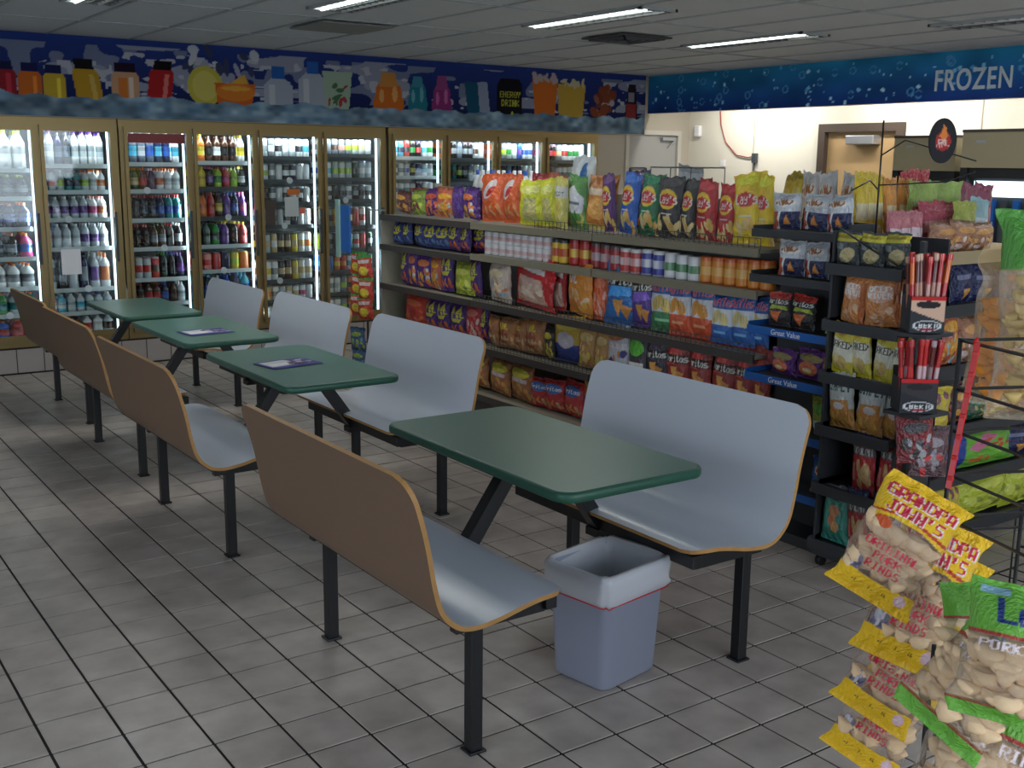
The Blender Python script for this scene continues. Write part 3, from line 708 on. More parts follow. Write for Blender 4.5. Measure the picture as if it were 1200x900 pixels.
for dd, rows in STOCK.items():
    a, b = DOORS[dd]
    zs = SH[dd]
    for ri, s in enumerate(rows):
        if ri >= len(zs): break
        its = rep(s); n = len(its)
        topz = 1.90 if ri == 0 else zs[ri-1]-.03
        z = zs[ri]; room = topz-z
        for k, code in enumerate(its):
            me = drink(code)
            x = a+(b-a)*(k+.5)/n
            pitch = (b-a)/n
            h = room*({'c': .86, 'j': .98}.get(code[0], .97))*R.uniform(.95, 1.0)
            if code[0] == 'c': h = min(h, .182)
            wd_ = {'c': .4, 'j': .44}.get(code[0], .31)
            sx = pitch*R.uniform(.9, .96)/wd_
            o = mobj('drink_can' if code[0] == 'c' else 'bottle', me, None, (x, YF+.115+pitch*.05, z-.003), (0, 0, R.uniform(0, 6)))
            o.scale = (sx, sx, h)
            cap = CN[code[1]]; lb = CN[code[2]]
            ds_ = ('%s topped %s %s' % (cap, lb, shape_w[code[0]])) if cap != lb else ('%s %s' % (lb, shape_w[code[0]]))
            tag(o, '%s, %s along shelf %s of the %s cooler door' % (ds_, ORD[k], ORD[ri], DN[dd]), 'can' if code[0] == 'c' else 'bottle', 'drinks behind the glass cooler doors')
            for q in (1, 2):
                back.append((me, x+R.uniform(-.004, .004), YF+.115+pitch*.05+q*pitch*1.02, z-.003, sx*.98, h))
# the ranks standing behind each front drink, joined
Vs, Fs, Cs = [], [], []; off = 0
for (me, x, y, z, s, h) in back:
    nv_ = len(me.vertices); co = np.zeros(nv_*3); me.vertices.foreach_get('co', co); co = co.reshape(-1, 3)*np.array((s, s, h))+np.array((x, y, z))
    cc = np.zeros(nv_*4, np.float32); me.color_attributes['Col'].data.foreach_get('color', cc)
    Vs.append(co); Cs.append(cc)
    Fs += [[v+off for v in p.vertices] for p in me.polygons]; off += nv_
bm_ = bpy.data.meshes.new('drinks_behind'); bm_.from_pydata(np.vstack(Vs).tolist(), [], Fs); bm_.update()
bm_.polygons.foreach_set('use_smooth', [True]*len(Fs)); bm_.materials.append(MT['drink'])
ca = bm_.color_attributes.new('Col', 'FLOAT_COLOR', 'POINT'); ca.data.foreach_set('color', np.concatenate(Cs))
o = mobj('drinks_behind', bm_); tag(o, 'rear ranks of bottles and cans filling the cooler shelves behind the front drinks', 'drinks', kind='stuff')
# small notices stuck on the glass
def notice(x, y, z, w_, h_, m, label):
    o = MB().box(-w_/2, w_/2, -.0035, 0, -h_/2, h_/2).build('sticker', m, None, (x, y, z)); tag(o, label, 'sticker'); return o
notice(1.60, YF-.0475, .86, .15, .20, 'white', 'white paper notice taped on the second glass cooler door')
notice(3.50, YF-.0475, 1.27, .13, .17, 'shelfwhite', 'pale square sticker on the fifth cooler door under the orange one')
notice(3.52, YF-.0475, 1.40, .12, .05, mat('sticker_orange', (206, 110, 40), .5), 'wide orange sticker on the fifth cooler door')
notice(3.60, YF-.0475, 1.235, .05, .05, mat('sticker_coral', (236, 120, 96), .5), 'small coral sticker on the fifth cooler door')
notice(3.30, YF-.0475, 1.22, .09, .22, 'brownframe', 'tall brown sticker on the fifth cooler door')
ROWS=[('top shelf of the long rack', 1.305, [('dk_orange', 3.27, 3.826, 0.247, 0.153, 0), ('green_mix', 3.27, 3.609, 0.212, 0.17, 0), ('purple_red', 3.27, 3.418, 0.192, 0.181, 0), ('orange_mix', 3.27, 3.252, 0.207, 0.191, 0), ('purple', 3.27, 3.091, 0.158, 0.206, 0), ('purple_or', 3.27, 2.941, 0.203, 0.199, 0), ('purple', 3.33, 2.917, 0.111, 0.183, 0), ('cheet', 3.27, 2.681, 0.239, 0.283, 0), ('cheet', 3.27, 2.465, 0.191, 0.287, 0), ('funyun', 3.27, 2.275, 0.226, 0.26, 0), ('funyun', 3.27, 2.083, 0.174, 0.264, 0), ('popwhite', 3.24, 1.949, 0.144, 0.276, 0), ('greenwhite', 3.27, 1.831, 0.186, 0.288, 0), ('tanor', 3.27, 1.657, 0.207, 0.291, 8), ('lays_p', 3.27, 1.528, 0.122, 0.297, 0), ('lays_b', 3.27, 1.402, 0.159, 0.308, 0), ('lays_g', 3.27, 1.24, 0.178, 0.306, 0), ('lays_k', 3.27, 1.084, 0.158, 0.292, 0), ('lays_k', 3.27, 0.953, 0.116, 0.282, 0), ('lays_r', 3.27, 0.818, 0.164, 0.281, 0), ('lays_r', 3.27, 0.674, 0.123, 0.272, 0), ('lays_y', 3.25, 0.523, 0.166, 0.318, 0), ('lays_y', 3.25, 0.398, 0.113, 0.312, 0)]), ('second shelf, far section', 1.095, [('takb', 3.27, 3.892, 0.151, 0.145, 0), ('takb', 3.27, 3.743, 0.146, 0.152, 0), ('takb', 3.27, 3.588, 0.165, 0.16, 0), ('takb', 3.27, 3.437, 0.16, 0.156, 0), ('takb', 3.27, 3.28, 0.177, 0.159, 0), ('takp', 3.27, 3.133, 0.16, 0.172, 0), ('takp', 3.27, 2.996, 0.155, 0.168, 0), ('takp', 3.32, 2.901, 0.212, 0.166, 0)]), ('third shelf of the long rack', 0.815, [('takp', 3.27, 3.797, 0.149, 0.238, 0), ('purple_or', 3.27, 3.668, 0.133, 0.247, 0), ('purple_or', 3.27, 3.515, 0.175, 0.234, 0), ('orange_mix', 3.27, 3.36, 0.158, 0.234, 0), ('takp', 3.27, 3.215, 0.131, 0.244, 0), ('yelclip', 3.23, 2.991, 0.251, 0.207, 0), ('takp', 3.27, 2.862, 0.172, 0.238, 0), ('clearmix', 3.25, 2.573, 0.266, 0.25, 0), ('redclear', 3.25, 2.224, 0.47, 0.298, 0), ('redclear', 3.3, 2.014, 0.115, 0.282, 0), ('orpuff', 3.27, 1.796, 0.273, 0.291, 0), ('orpuff2', 3.27, 1.607, 0.134, 0.288, 0), ('dor_b', 3.25, 1.41, 0.254, 0.319, 0), ('dor_p', 3.27, 1.238, 0.161, 0.292, 0), ('ruf_g', 3.27, 1.089, 0.187, 0.283, 0), ('ruf_o', 3.27, 0.962, 0.155, 0.277, 0), ('ruf_o', 3.27, 0.806, 0.178, 0.283, 0), ('ruf_b', 3.27, 0.67, 0.148, 0.242, 0), ('ruf_b', 3.27, 0.53, 0.153, 0.249, 0), ('ruf_b', 3.29, 0.434, 0.116, 0.241, 0)]), ('fourth shelf of the long rack', 0.53, [('hotred', 3.27, 3.668, 0.267, 0.214, 0), ('takp', 3.27, 3.431, 0.208, 0.209, 0), ('takp', 3.27, 3.255, 0.167, 0.211, 0), ('takp', 3.27, 3.085, 0.172, 0.212, 0), ('reds', 3.27, 2.896, 0.165, 0.238, 0), ('takp', 3.31, 2.825, 0.101, 0.216, 0), ('creamred', 3.27, 2.651, 0.146, 0.184, 0), ('creamred', 3.27, 2.493, 0.169, 0.186, 0), ('creamred', 3.27, 2.35, 0.136, 0.193, 0), ('creamred', 3.27, 2.203, 0.175, 0.211, 0), ('blackyel', 3.27, 2.06, 0.127, 0.193, 0), ('goldblue', 3.27, 1.877, 0.257, 0.271, 0), ('tanyel', 3.27, 1.701, 0.154, 0.248, 0), ('tanyel', 3.27, 1.579, 0.119, 0.235, 0), ('brownwhite', 3.27, 1.449, 0.201, 0.289, 0), ('greenblk', 3.27, 1.278, 0.165, 0.274, 0), ('dor_k', 3.27, 1.126, 0.164, 0.271, 0), ('dor_r', 3.27, 0.967, 0.163, 0.274, 0), ('dor_r', 3.27, 0.81, 0.162, 0.279, 0), ('dor_r', 3.27, 0.656, 0.155, 0.283, 0), ('dor_r', 3.27, 0.517, 0.132, 0.286, 0), ('dor_r', 3.27, 0.397, 0.116, 0.291, 0)]), ('bottom shelf of the long rack', 0.22, [('tanyel2', 3.27, 2.849, 0.257, 0.201, 0), ('tanyel2', 3.27, 2.6, 0.242, 0.222, 0), ('tanyel2', 3.27, 2.35, 0.256, 0.233, 0), ('frit', 3.27, 2.151, 0.174, 0.17, 0), ('frit', 3.27, 1.993, 0.176, 0.186, 0), ('frit', 3.27, 1.821, 0.2, 0.205, 0), ('orblue', 3.27, 1.622, 0.228, 0.278, 0), ('frit', 3.27, 1.427, 0.188, 0.248, 0), ('orblue', 3.27, 1.242, 0.206, 0.247, 0), ('frit', 3.27, 1.053, 0.195, 0.245, 0), ('orblue', 3.27, 0.879, 0.173, 0.241, 0), ('frit', 3.27, 0.708, 0.188, 0.238, 0), ('frit', 3.27, 0.534, 0.179, 0.238, 0)]), ('behind the top shelf front row', 1.31, [('reds', 3.5, 2.497, 0.251, 0.292, 0), ('orange_mix', 3.5, 2.324, 0.164, 0.29, 0), ('bluewhite', 3.5, 2.101, 0.285, 0.382, 0), ('purple_or', 3.5, 1.618, 0.188, 0.314, 0), ('dk_orange', 3.5, 1.448, 0.152, 0.289, 0), ('silver', 3.5, 1.192, 0.187, 0.342, 0), ('reds', 3.5, 1.041, 0.111, 0.279, 0), ('dk_orange', 3.5, 0.728, 0.068, 0.277, 0), ('yelp', 3.5, 0.523, 0.069, 0.309, 0), ('yelp', 3.5, 0.458, 0.073, 0.322, 0), ('navywhite', 3.5, 0.371, 0.111, 0.324, 0), ('navywhite', 3.5, 0.249, 0.102, 0.322, 0), ('navywhite', 3.5, 0.151, 0.104, 0.323, 0)]), ('upper shelf of the narrow black rack', 1.395, [('navywhite', 3.16, 0.201, 0.14, 0.153, 0), ('navywhite', 3.16, 0.052, 0.156, 0.15, 0), ('navywhite', 3.16, -0.085, 0.136, 0.151, 0)]), ('second shelf of the narrow black rack', 1.195, [('navywhite', 3.16, 0.164, 0.144, 0.152, 0), ('navywhite', 3.16, 0.02, 0.142, 0.151, 0), ('navywhite', 3.16, -0.107, 0.118, 0.152, 0)]), ('third shelf of the narrow black rack', 0.965, [('blkor', 3.16, 0.214, 0.128, 0.146, 0), ('blkor', 3.16, 0.083, 0.142, 0.148, 0), ('greenbag', 3.13, -0.108, 0.097, 0.17, 0)]), ('fourth shelf of the narrow black rack', 0.75, [('purgold', 3.16, 0.177, 0.148, 0.113, 0), ('purgold', 3.16, 0.023, 0.149, 0.128, 0), ('orange_mix', 3.16, -0.092, 0.076, 0.108, 0)]), ('fifth shelf of the narrow black rack', 0.515, [('greenyel', 3.16, -0.072, 0.132, 0.168, 0)]), ('lowest shelf of the narrow black rack', 0.255, [('lays_bb', 3.16, -0.098, 0.142, 0.168, 0)]), ('top tier of the wheeled black rack', 1.275, [('darkpot', 3.06, -0.225, 0.113, 0.134, 0), ('darkpot', 3.06, -0.34, 0.125, 0.137, 0), ('darkpot', 3.06, -0.462, 0.127, 0.141, 0)]), ('second tier of the wheeled black rack', 1.045, [('kettle', 3.06, -0.262, 0.129, 0.203, 0), ('kettle', 3.06, -0.409, 0.162, 0.206, 0), ('kettle', 3.06, -0.526, 0.068, 0.2, 0)]), ('third tier of the wheeled black rack', 0.83, [('baked', 3.06, -0.232, 0.119, 0.203, 0), ('baked', 3.06, -0.335, 0.103, 0.206, 0), ('baked', 3.06, -0.429, 0.099, 0.204, 0), ('baked', 3.06, -0.515, 0.084, 0.202, 0)]), ('fourth tier of the wheeled black rack', 0.605, [('simply', 3.06, -0.252, 0.132, 0.226, 0), ('simply', 3.06, -0.379, 0.126, 0.229, 0), ('simply', 3.06, -0.502, 0.125, 0.233, 0)]), ('fifth tier of the wheeled black rack', 0.355, [('cookie', 3.06, -0.379, 0.119, 0.25, 0), ('cookie', 3.06, -0.494, 0.114, 0.257, 0)]), ('lowest tier of the wheeled black rack', 0.11, [('teal', 3.06, -0.253, 0.135, 0.238, 0), ('cookie', 3.06, -0.379, 0.112, 0.255, 0), ('cookie', 3.06, -0.484, 0.1, 0.257, 0)]), ('top shelf of the end display|y', 1.3, [('brownbag', 3.703, -0.3, 0.166, 0.133, 0), ('brownbag', 3.837, -0.3, 0.191, 0.137, 0), ('brownbag', 3.981, -0.3, 0.198, 0.119, 0)]), ('second shelf of the end display|y', 1.07, [('navy', 3.603, -0.3, 0.133, 0.192, 0), ('navy2', 3.87, -0.3, 0.142, 0.196, 0), ('navy2', 4.02, -0.3, 0.181, 0.174, 0), ('navy', 4.209, -0.3, 0.161, 0.142, 0), ('navy2', 4.406, -0.3, 0.205, 0.133, 0)]), ('third shelf of the end display|y', 0.8, [('orange_mix', 3.809, -0.3, 0.141, 0.243, 0), ('brownbag', 3.959, -0.3, 0.18, 0.218, 0), ('dk_orange', 4.138, -0.3, 0.167, 0.205, 0), ('reds', 4.337, -0.3, 0.203, 0.191, 0)]), ('fourth shelf of the end display|y', 0.52, [('yelnood', 3.623, -0.36, 0.281, 0.194, 0), ('dk_orange', 3.921, -0.3, 0.16, 0.178, 0), ('greendk', 4.058, -0.3, 0.173, 0.135, 0), ('tanyel', 4.254, -0.3, 0.202, 0.142, 0), ('reds', 4.493, -0.3, 0.251, 0.129, 0)]), ('fifth shelf of the end display|y', 0.29, [('navyred', 3.754, -0.3, 0.279, 0.173, 0), ('greencandy', 4.139, -0.3, 0.51, 0.182, 0), ('navy2', 4.441, -0.3, 0.28, 0.163, 0)]), ('lowest shelf of the end display|y', 0.04, [('yelnood', 3.909, -0.3, 0.204, 0.179, 0), ('yelgreen', 4.2, -0.3, 0.398, 0.195, 0), ('yelgreen', 4.505, -0.3, 0.309, 0.212, 0)])]
CANS=[('canwhite', 3.3, 2.723, 0.083, 0.07, 1.178), ('canwhite', 3.3, 2.641, 0.082, 0.071, 1.178), ('canwhite', 3.3, 2.56, 0.08, 0.072, 1.179), ('canwhite', 3.3, 2.481, 0.078, 0.074, 1.18), ('canwhite', 3.3, 2.403, 0.077, 0.075, 1.18), ('canwhite', 3.3, 2.327, 0.076, 0.076, 1.181), ('canwhite', 3.3, 2.252, 0.074, 0.077, 1.181), ('canwhite', 3.3, 2.178, 0.073, 0.078, 1.182), ('canwhite', 3.3, 2.106, 0.072, 0.078, 1.182), ('canwhite', 3.3, 2.723, 0.083, 0.064, 1.114), ('canwhite', 3.3, 2.64, 0.082, 0.063, 1.117), ('canwhite', 3.3, 2.559, 0.08, 0.062, 1.119), ('canwhite', 3.3, 2.48, 0.079, 0.06, 1.121), ('canwhite', 3.3, 2.402, 0.077, 0.059, 1.123), ('canwhite', 3.3, 2.325, 0.076, 0.058, 1.126), ('canwhite', 3.3, 2.25, 0.074, 0.057, 1.128), ('canwhite', 3.3, 2.177, 0.073, 0.056, 1.13), ('canwhite', 3.3, 2.104, 0.072, 0.055, 1.132), ('canyel', 3.3, 2.017, 0.07, 0.098, 1.149), ('canyel', 3.3, 1.948, 0.068, 0.097, 1.149), ('canredyel', 3.3, 1.856, 0.098, 0.105, 1.151), ('canredyel', 3.3, 1.759, 0.096, 0.101, 1.154), ('canred', 3.3, 1.654, 0.085, 0.093, 1.155), ('canred', 3.3, 1.57, 0.083, 0.09, 1.154), ('canred', 3.3, 1.488, 0.081, 0.088, 1.153), ('canrw', 3.3, 1.405, 0.084, 0.091, 1.143), ('canrw', 3.3, 1.321, 0.082, 0.09, 1.143), ('canbw', 3.3, 1.235, 0.09, 0.094, 1.145), ('canbw', 3.3, 1.146, 0.088, 0.095, 1.141), ('cangw', 3.3, 1.058, 0.089, 0.086, 1.148), ('cangw', 3.3, 0.97, 0.086, 0.083, 1.146), ('cangw', 3.3, 0.884, 0.084, 0.081, 1.145), ('canor', 3.3, 0.799, 0.083, 0.093, 1.141), ('canor', 3.3, 0.717, 0.081, 0.095, 1.141), ('canor', 3.3, 0.636, 0.079, 0.096, 1.141), ('canor', 3.3, 0.557, 0.077, 0.098, 1.142), ('canor', 3.3, 0.481, 0.075, 0.099, 1.142), ('canor', 3.3, 0.406, 0.074, 0.101, 1.142)]
# ================================================================ BOOTHS: a table and two benches on one frame
# bench side profile for the left bench (x outward negative), relative to the unit centre x
PR = [(-.815, .880), (-.783, .785), (-.758, .685), (-.738, .575), (-.715, .500), (-.668, .450), (-.610, .434), (-.53, .441), (-.46, .456), (-.39, .468), (-.33, .470), (-.29, .462)]
def catmull(P, n):
    P = [np.array(p, float) for p in P]; Q = [2*P[0]-P[1]]+P+[2*P[-1]-P[-2]]; out = []
    for i in range(1, len(Q)-2):
        for k in range(n):
            t = k/n; a, b, c, d = Q[i-1:i+3]
            out.append(.5*((2*b)+(-a+c)*t+(2*a-5*b+4*c-d)*t*t+(-a+3*b-3*c+d)*t**3))
    out.append(Q[-2]); return np.array(out)
def bench_shell(parent, side):
    pr = catmull(PR, 4); seg = np.hypot(*np.diff(pr, axis=0).T); s = np.r_[0, np.cumsum(seg)]; L = s[-1]
    tang = np.gradient(pr, axis=0); tang /= np.hypot(tang[:, 0], tang[:, 1])[:, None]
    nrm = np.stack([-tang[:, 1], tang[:, 0]], 1)  # points to the sitter's side
    # denser sampling near rounded ends
    ss = np.unique(np.r_[np.linspace(0, .11, 12), s, np.linspace(L-.10, L, 10)])
    X = np.interp(ss, s, pr[:, 0]); Z = np.interp(ss, s, pr[:, 1]); NX = np.interp(ss, s, nrm[:, 0]); NZ = np.interp(ss, s, nrm[:, 1])
    H = 1.15/2; r0, r1 = .075, .07
    def half(v):
        if v < r0: return H-(r0-math.sqrt(max(0, r0*r0-(r0-v)**2)))
        if v > L-r1: return H-(r1-math.sqrt(max(0, r1*r1-(r1-(L-v))**2)))
        return H
    hv = np.array([half(v) for v in ss]); n = len(ss); ny = 9; th = .007
    sg = -1 if side == 'R' else 1
    def surf(o_):
        V = []
        for i in range(n):
            for j in range(ny):
                V.append((sg*(X[i]+NX[i]*o_), -hv[i]+2*hv[i]*j/(ny-1), Z[i]+NZ[i]*o_))
        return V
    F = grid_faces(ny, n)
    b = np_mesh('bench_back', surf(-th), F if side == 'L' else F[:, ::-1], 'benchtan')
    a = np_mesh('bench_seat', surf(th), F[:, ::-1] if side == 'L' else F, 'benchgrey')
    root = mobj('bench_shell', a, parent)
    mobj('outer_laminate', b, root)
    # edge band
    idx = [(i, 0) for i in range(n)]+[(n-1, j) for j in range(1, ny)]+[(i, ny-1) for i in range(n-2, -1, -1)]+[(0, j) for j in range(ny-2, 0, -1)]
    A = np.array(surf(th)).reshape(n, ny, 3); B = np.array(surf(-th)).reshape(n, ny, 3)
    V = [A[i] for i in idx]+[B[i] for i in idx]; m = len(idx)
    F2 = np.array([[k, (k+1) % m, m+(k+1) % m, m+k] for k in range(m)])
    mobj('plywood_edge', np_mesh('plywood_edge', V, F2, 'ply', False), root)
    return root
def table_top(parent, z=.745):
    mb = MB(); hx, hy, r = .288, .54, .06
    ring = []
    for cx, cy, a0 in ((hx-r, hy-r, 0), (-hx+r, hy-r, 90), (-hx+r, -hy+r, 180), (hx-r, -hy+r, 270)):
        for k in range(9):
            a = math.radians(a0+k*90/8); ring.append((cx+r*math.cos(a), cy+r*math.sin(a)))
    prof = [(.012, z-.034), (.003, z-.031), (0, z-.024), (0, z-.008), (.004, z-.002), (.010, z)]
    rs = [[mb.bm.verts.new((x*(1-o_/hx), y*(1-o_/hy), zz)) for x, y in ring] for o_, zz in prof]
    for p, q in zip(rs, rs[1:]):
        for k in range(len(ring)):
            f = mb.bm.faces.new((p[k], p[(k+1) % len(ring)], q[(k+1) % len(ring)], q[k])); f.material_index = 1; f.smooth = True
    mb.bm.faces.new(rs[0][::-1]).material_index = 1; mb.bm.faces.new(rs[-1])
    return mb.build('table_top', ('green', 'greenedge'), parent)
CXU = 1.555
def booth(yc, xc, sc, label):
    root = empty('booth', (xc, yc, 0)); root.scale = (sc, sc, sc); tag(root, label, 'booth', 'four seat booths with green tables')
    table_top(root)
    for side, sg in (('L', 1), ('R', -1)):
        sh = bench_shell(root, side)
        if side == 'R': sh.location = (-.06, .02, 0)
        lx = -.545*sg
        for ly in (-.465, .465):
            lg = MB().box(lx-.020, lx+.020, ly-.020, ly+.020, .006, .40, 0, .003).build('leg', 'black', root)
            MB().box(lx-.028, lx+.028, ly-.028, ly+.028, .0, .008, 0, .002).build('foot_plate', 'black', lg)
            b = MB()
            xa, xb = sorted((lx-.07*sg, lx+.24*sg)); b.box(xa, xb, ly-.018, ly+.018, .38, .425, 0, .003)
            b.build('seat_bracket', 'black', root)
        rx = lx+.25*sg
        MB().box(rx-.02, rx+.02, -.50, .50, .39, .435, 0, .003).build('seat_rail', 'black', root)
        MB().bar((rx-.01*sg, 0, .385), (-.08*sg, 0, .70), .05, .05).box(rx-.035, rx+.035, -.035, .035, .365, .395).build('strut', 'black', root)
    MB().box(-.2, .2, -.03, .03, .685, .712).box(-.03, .03, -.30, .30, .685, .712).build('table_bracket', 'black', root)
    return root
booth(-.19, 1.56, 1, 'green table and bench booth nearest the white waste bin')
booth(1.727, 1.557, .97, 'second green booth from the waste bin, magazine on its table')
booth(3.162, 1.603, .945, 'third green booth from the waste bin, magazine on its table')
booth(4.53, 1.665, .91, 'farthest green booth, beside the cooler doors')

# flyers on two tables
def flyer(x, y, z, rz, label, seed):
    cv = Cv(44, 30, (86, 84, 150), (0, 1, 0, 1))
    cv.rect(.08, .62, .25, .9, (206, 206, 214)); cv.rect(.12, .5, .35, .6, (228, 228, 230)); cv.speck(.5, .95, .15, .9, [(60, 50, 70), (170, 160, 170), (190, 190, 200), (120, 70, 80)], 16, seed, .08, .1)
    cv.rect(.02, .98, .02, .14, (70, 66, 146))
    W, H = .27, .20
    V = np.stack([(cv.X.ravel()-.5)*W, (cv.Y.ravel()-.5)*H, np.full(cv.X.size, .0022)+.0015*np.sin(cv.X.ravel()*5+seed)**2], 1)
    n = len(V); B = np.array([(-W/2, -H/2, 0), (W/2, -H/2, 0), (W/2, H/2, 0), (-W/2, H/2, 0)])
    F = np.vstack([grid_faces(44, 30), [[n+3, n+2, n+1, n]]])
    me = np_mesh('flyer', np.vstack([V, B]), F, 'poster2'); set_cols(me, np.vstack([cv.a.reshape(-1, 3), [(86, 84, 150)]*4]))
    o = mobj('magazine', me, None, (x, y, z+.0006), (0, 0, rz)); tag(o, label, 'magazine')
flyer(1.515, 1.745, .745*.97, .15, 'purple and white magazine on the second table from the bin', 2)
flyer(1.57, 3.02, .745*.945, .1, 'purple and white magazine on the third table from the bin', 5)

# ---------------------------------------------------------------- waste bin
bn = empty('waste_bin', (1.665, -.465, 0), math.radians(10)); tag(bn, 'square white plastic waste bin with clear liner beside the nearest booth', 'waste bin')
def rring(hx, hy, r, z, n=5, wob=0, seed=0):
    q = random.Random(seed); out = []
    for cx, cy, a0 in ((hx-r, hy-r, 0), (-hx+r, hy-r, 90), (-hx+r, -hy+r, 180), (hx-r, -hy+r, 270)):
        for k in range(n):
            a = math.radians(a0+k*90/(n-1)); out.append((cx+r*math.cos(a)+q.uniform(-wob, wob), cy+r*math.sin(a)+q.uniform(-wob, wob), z+q.uniform(-wob, wob)*1.5))
    return out
def loft(rings, name, m, parent, cap=True, closed=False):
    mb = MB(); rs = [[mb.bm.verts.new(p) for p in r] for r in rings]
    for a, b in zip(rs, rs[1:]):
        for k in range(len(a)):
            f = mb.bm.faces.new((a[k], a[(k+1) % len(a)], b[(k+1) % len(a)], b[k])); f.smooth = True
    if cap: mb.bm.faces.new(rs[0][::-1])
    if closed: mb.bm.faces.new(rs[-1])
    return mb.build(name, m, parent)
bw, bl = .138, .115
loft([rring(bw-.012, bl-.012, .03, .0), rring(bw, bl, .035, .012), rring(bw+.018, bl+.016, .035, .372), rring(bw+.026, bl+.024, .035, .378), rring(bw+.026, bl+.024, .035, .395), rring(bw+.018, bl+.018, .035, .398), rring(bw+.012, bl+.012, .033, .39), rring(bw-.006, bl-.006, .03, .02)], 'bin_body', 'whiteplastic', bn, True, True)
lin_m, nt_, b_ = nmat('bin_liner_film'); b_.inputs['Base Color'].default_value = (.86, .87, .92, 1); b_.inputs['Roughness'].default_value = .3; b_.inputs['Alpha'].default_value = .55
MT['liner'] = lin_m
loft([rring(bw+.022, bl+.02, .035, .30, 7, .005, 1), rring(bw+.036, bl+.034, .04, .315, 7, .006, 2), rring(bw+.032, bl+.03, .04, .35, 7, .005, 3), rring(bw+.036, bl+.034, .04, .385, 7, .004, 4), rring(bw+.030, bl+.028, .038, .405, 7, .003, 5), rring(bw+.014, bl+.014, .034, .404, 7, .002, 6), rring(bw+.006, bl+.006, .03, .36, 7, .004, 7), rring(bw-.004, bl-.004, .03, .2, 7, .005, 8), rring(bw-.014, bl-.014, .03, .05, 7, .004, 9)], 'bin_liner', 'liner', bn, False, False)
rd = rring(bw+.030, bl+.028, .036, .303, 7, .003, 1); MB().tube(rd+[rd[0]], .0022, 5).build('drawstring', 'redstrip', bn)

# ================================================================ BAG DESIGNS
BW, BH = 44, 58
def base(c): return Cv(BW, BH, c)
W_, K_ = (238, 236, 232), (30, 28, 32)
CHIP = (222, 170, 92)
def d_takis(c, tc, foot):
    cv = base(c); cv.poly([(.08, .62), (.3, .9), (.5, .72), (.72, .92), (.92, .6), (.7, .42), (.3, .44)], tc); cv.text('Takis', .06, .96, .54, .76, c, bold=1)
    cv.speck(.1, .9, .06, .36, foot, 12, 3, .12, .06); return cv
def d_mix(c, cols, seed=1, txt=None, tc=W_):
    cv = base(c); cv.speck(.1, .9, .06, .5, cols, 16, seed, .13, .08); cv.rect(0, 1, .9, 1, tuple(v*.8 for v in c))
    if txt: cv.text(txt, .1, .9, .62, .82, tc, bold=1)
    else: cv.ell(.5, .7, .36, .1, cols[0])
    return cv
def d_lays(c, kind=''):
    cv = base(c); cv.ell(.5, .9, .4, .07, tuple(min(255, v+40) for v in c))
    cv.ell(.5, .63, .36, .17, (250, 206, 40)); cv.ell(.5, .615, .33, .105, (206, 30, 40)); cv.text("Lay's", .16, .86, .56, .69, (255, 250, 240), bold=.4)
    cv.speck(.12, .9, .06, .3, [(236, 200, 120), (226, 180, 90), (240, 214, 150)], 7, len(kind)+2, .17, .09)
    cv.rect(.3, .7, .37, .4, W_); return cv
def d_dor(c, low=False):
    cv = base(c); k = .66 if not low else .5
    cv.poly([(.1, .45), (.5, .95), (.92, .5)], tuple(min(255, v*1.4+25) for v in c)); cv.poly([(.3, .42), (.62, .42), (.46, .12)], (224, 160, 70)); cv.poly([(.5, .36), (.86, .3), (.66, .08)], (210, 140, 60))
    cv.rect(.04, .96, k-.02, k+.14, K_ if not low else tuple(v*.5 for v in c)); cv.text('Doritos', .06, .94, k, k+.12, (240, 238, 230), bold=.7); return cv
def d_ruf(bot, chip):
    cv = base((28, 98, 176)); cv.rect(0, 1, .32, .70, (226, 230, 236)); cv.ell(.5, .32, .6, .06, bot); cv.rect(0, 1, 0, .32, bot); cv.rect(0, 1, .9, 1, (20, 70, 140))
    cv.text('Ruffles', .07, .94, .72, .88, (236, 120, 130), bold=.9, slope=.04); cv.ell(.34, .53, .22, .12, chip, .4); cv.ell(.64, .5, .22, .12, chip, -.3)
    for x in (.2, .3, .4, .56, .66, .76): cv.rect(x, x+.03, .44, .6, tuple(v*.86 for v in chip))
    cv.rect(.25, .75, .2, .26, tuple(min(255, v+90) for v in bot)); return cv
def d_navy():
    cv = base((206, 210, 216)); cv.ell(.5, .74, .40, .11, (232, 228, 222)); cv.speck(.2, .8, .70, .78, [(150, 84, 40), (176, 104, 50)], 12, 2, .09, .04)
    cv.poly([(0, 0), (0, .5), (.32, .5), (.12, 0)], (178, 60, 50)); cv.poly([(.38, .5), (1, .5), (1, 0), (.2, 0)], (36, 46, 92)); cv.poly([(.42, .14), (.6, .42), (.72, .16)], (226, 140, 50)); cv.poly([(.3, .5), (.4, .5), (.22, 0), (.12, 0)], W_)
    cv.ell(.16, .2, .1, .12, (206, 90, 50)); return cv
def d_ktl():
    cv = base((214, 136, 70)); cv.ell(.5, .62, .38, .16, (226, 176, 150)); cv.text('DEEP', .22, .8, .66, .76, (248, 240, 236), bold=.6); cv.text('RIVER', .18, .84, .54, .64, (248, 240, 236), bold=.6); cv.speck(.15, .85, .08, .34, [(236, 190, 150), (224, 160, 110)], 8, 4, .16, .08); cv.rect(.86, 1, 0, 1, (190, 100, 40)); return cv
def d_baked():
    cv = base((228, 212, 74)); cv.poly([(0, .74), (1, .66), (1, .28), (0, .36)], (238, 236, 214)); cv.ell(.5, .83, .16, .07, (222, 170, 70)); cv.text('BAKED', .06, .94, .54, .68, (58, 60, 70), bold=.5); cv.ell(.6, .26, .24, .13, (222, 190, 110)); cv.ell(.36, .32, .16, .1, (236, 214, 150)); cv.rect(0, 1, 0, .08, (226, 206, 30)); return cv
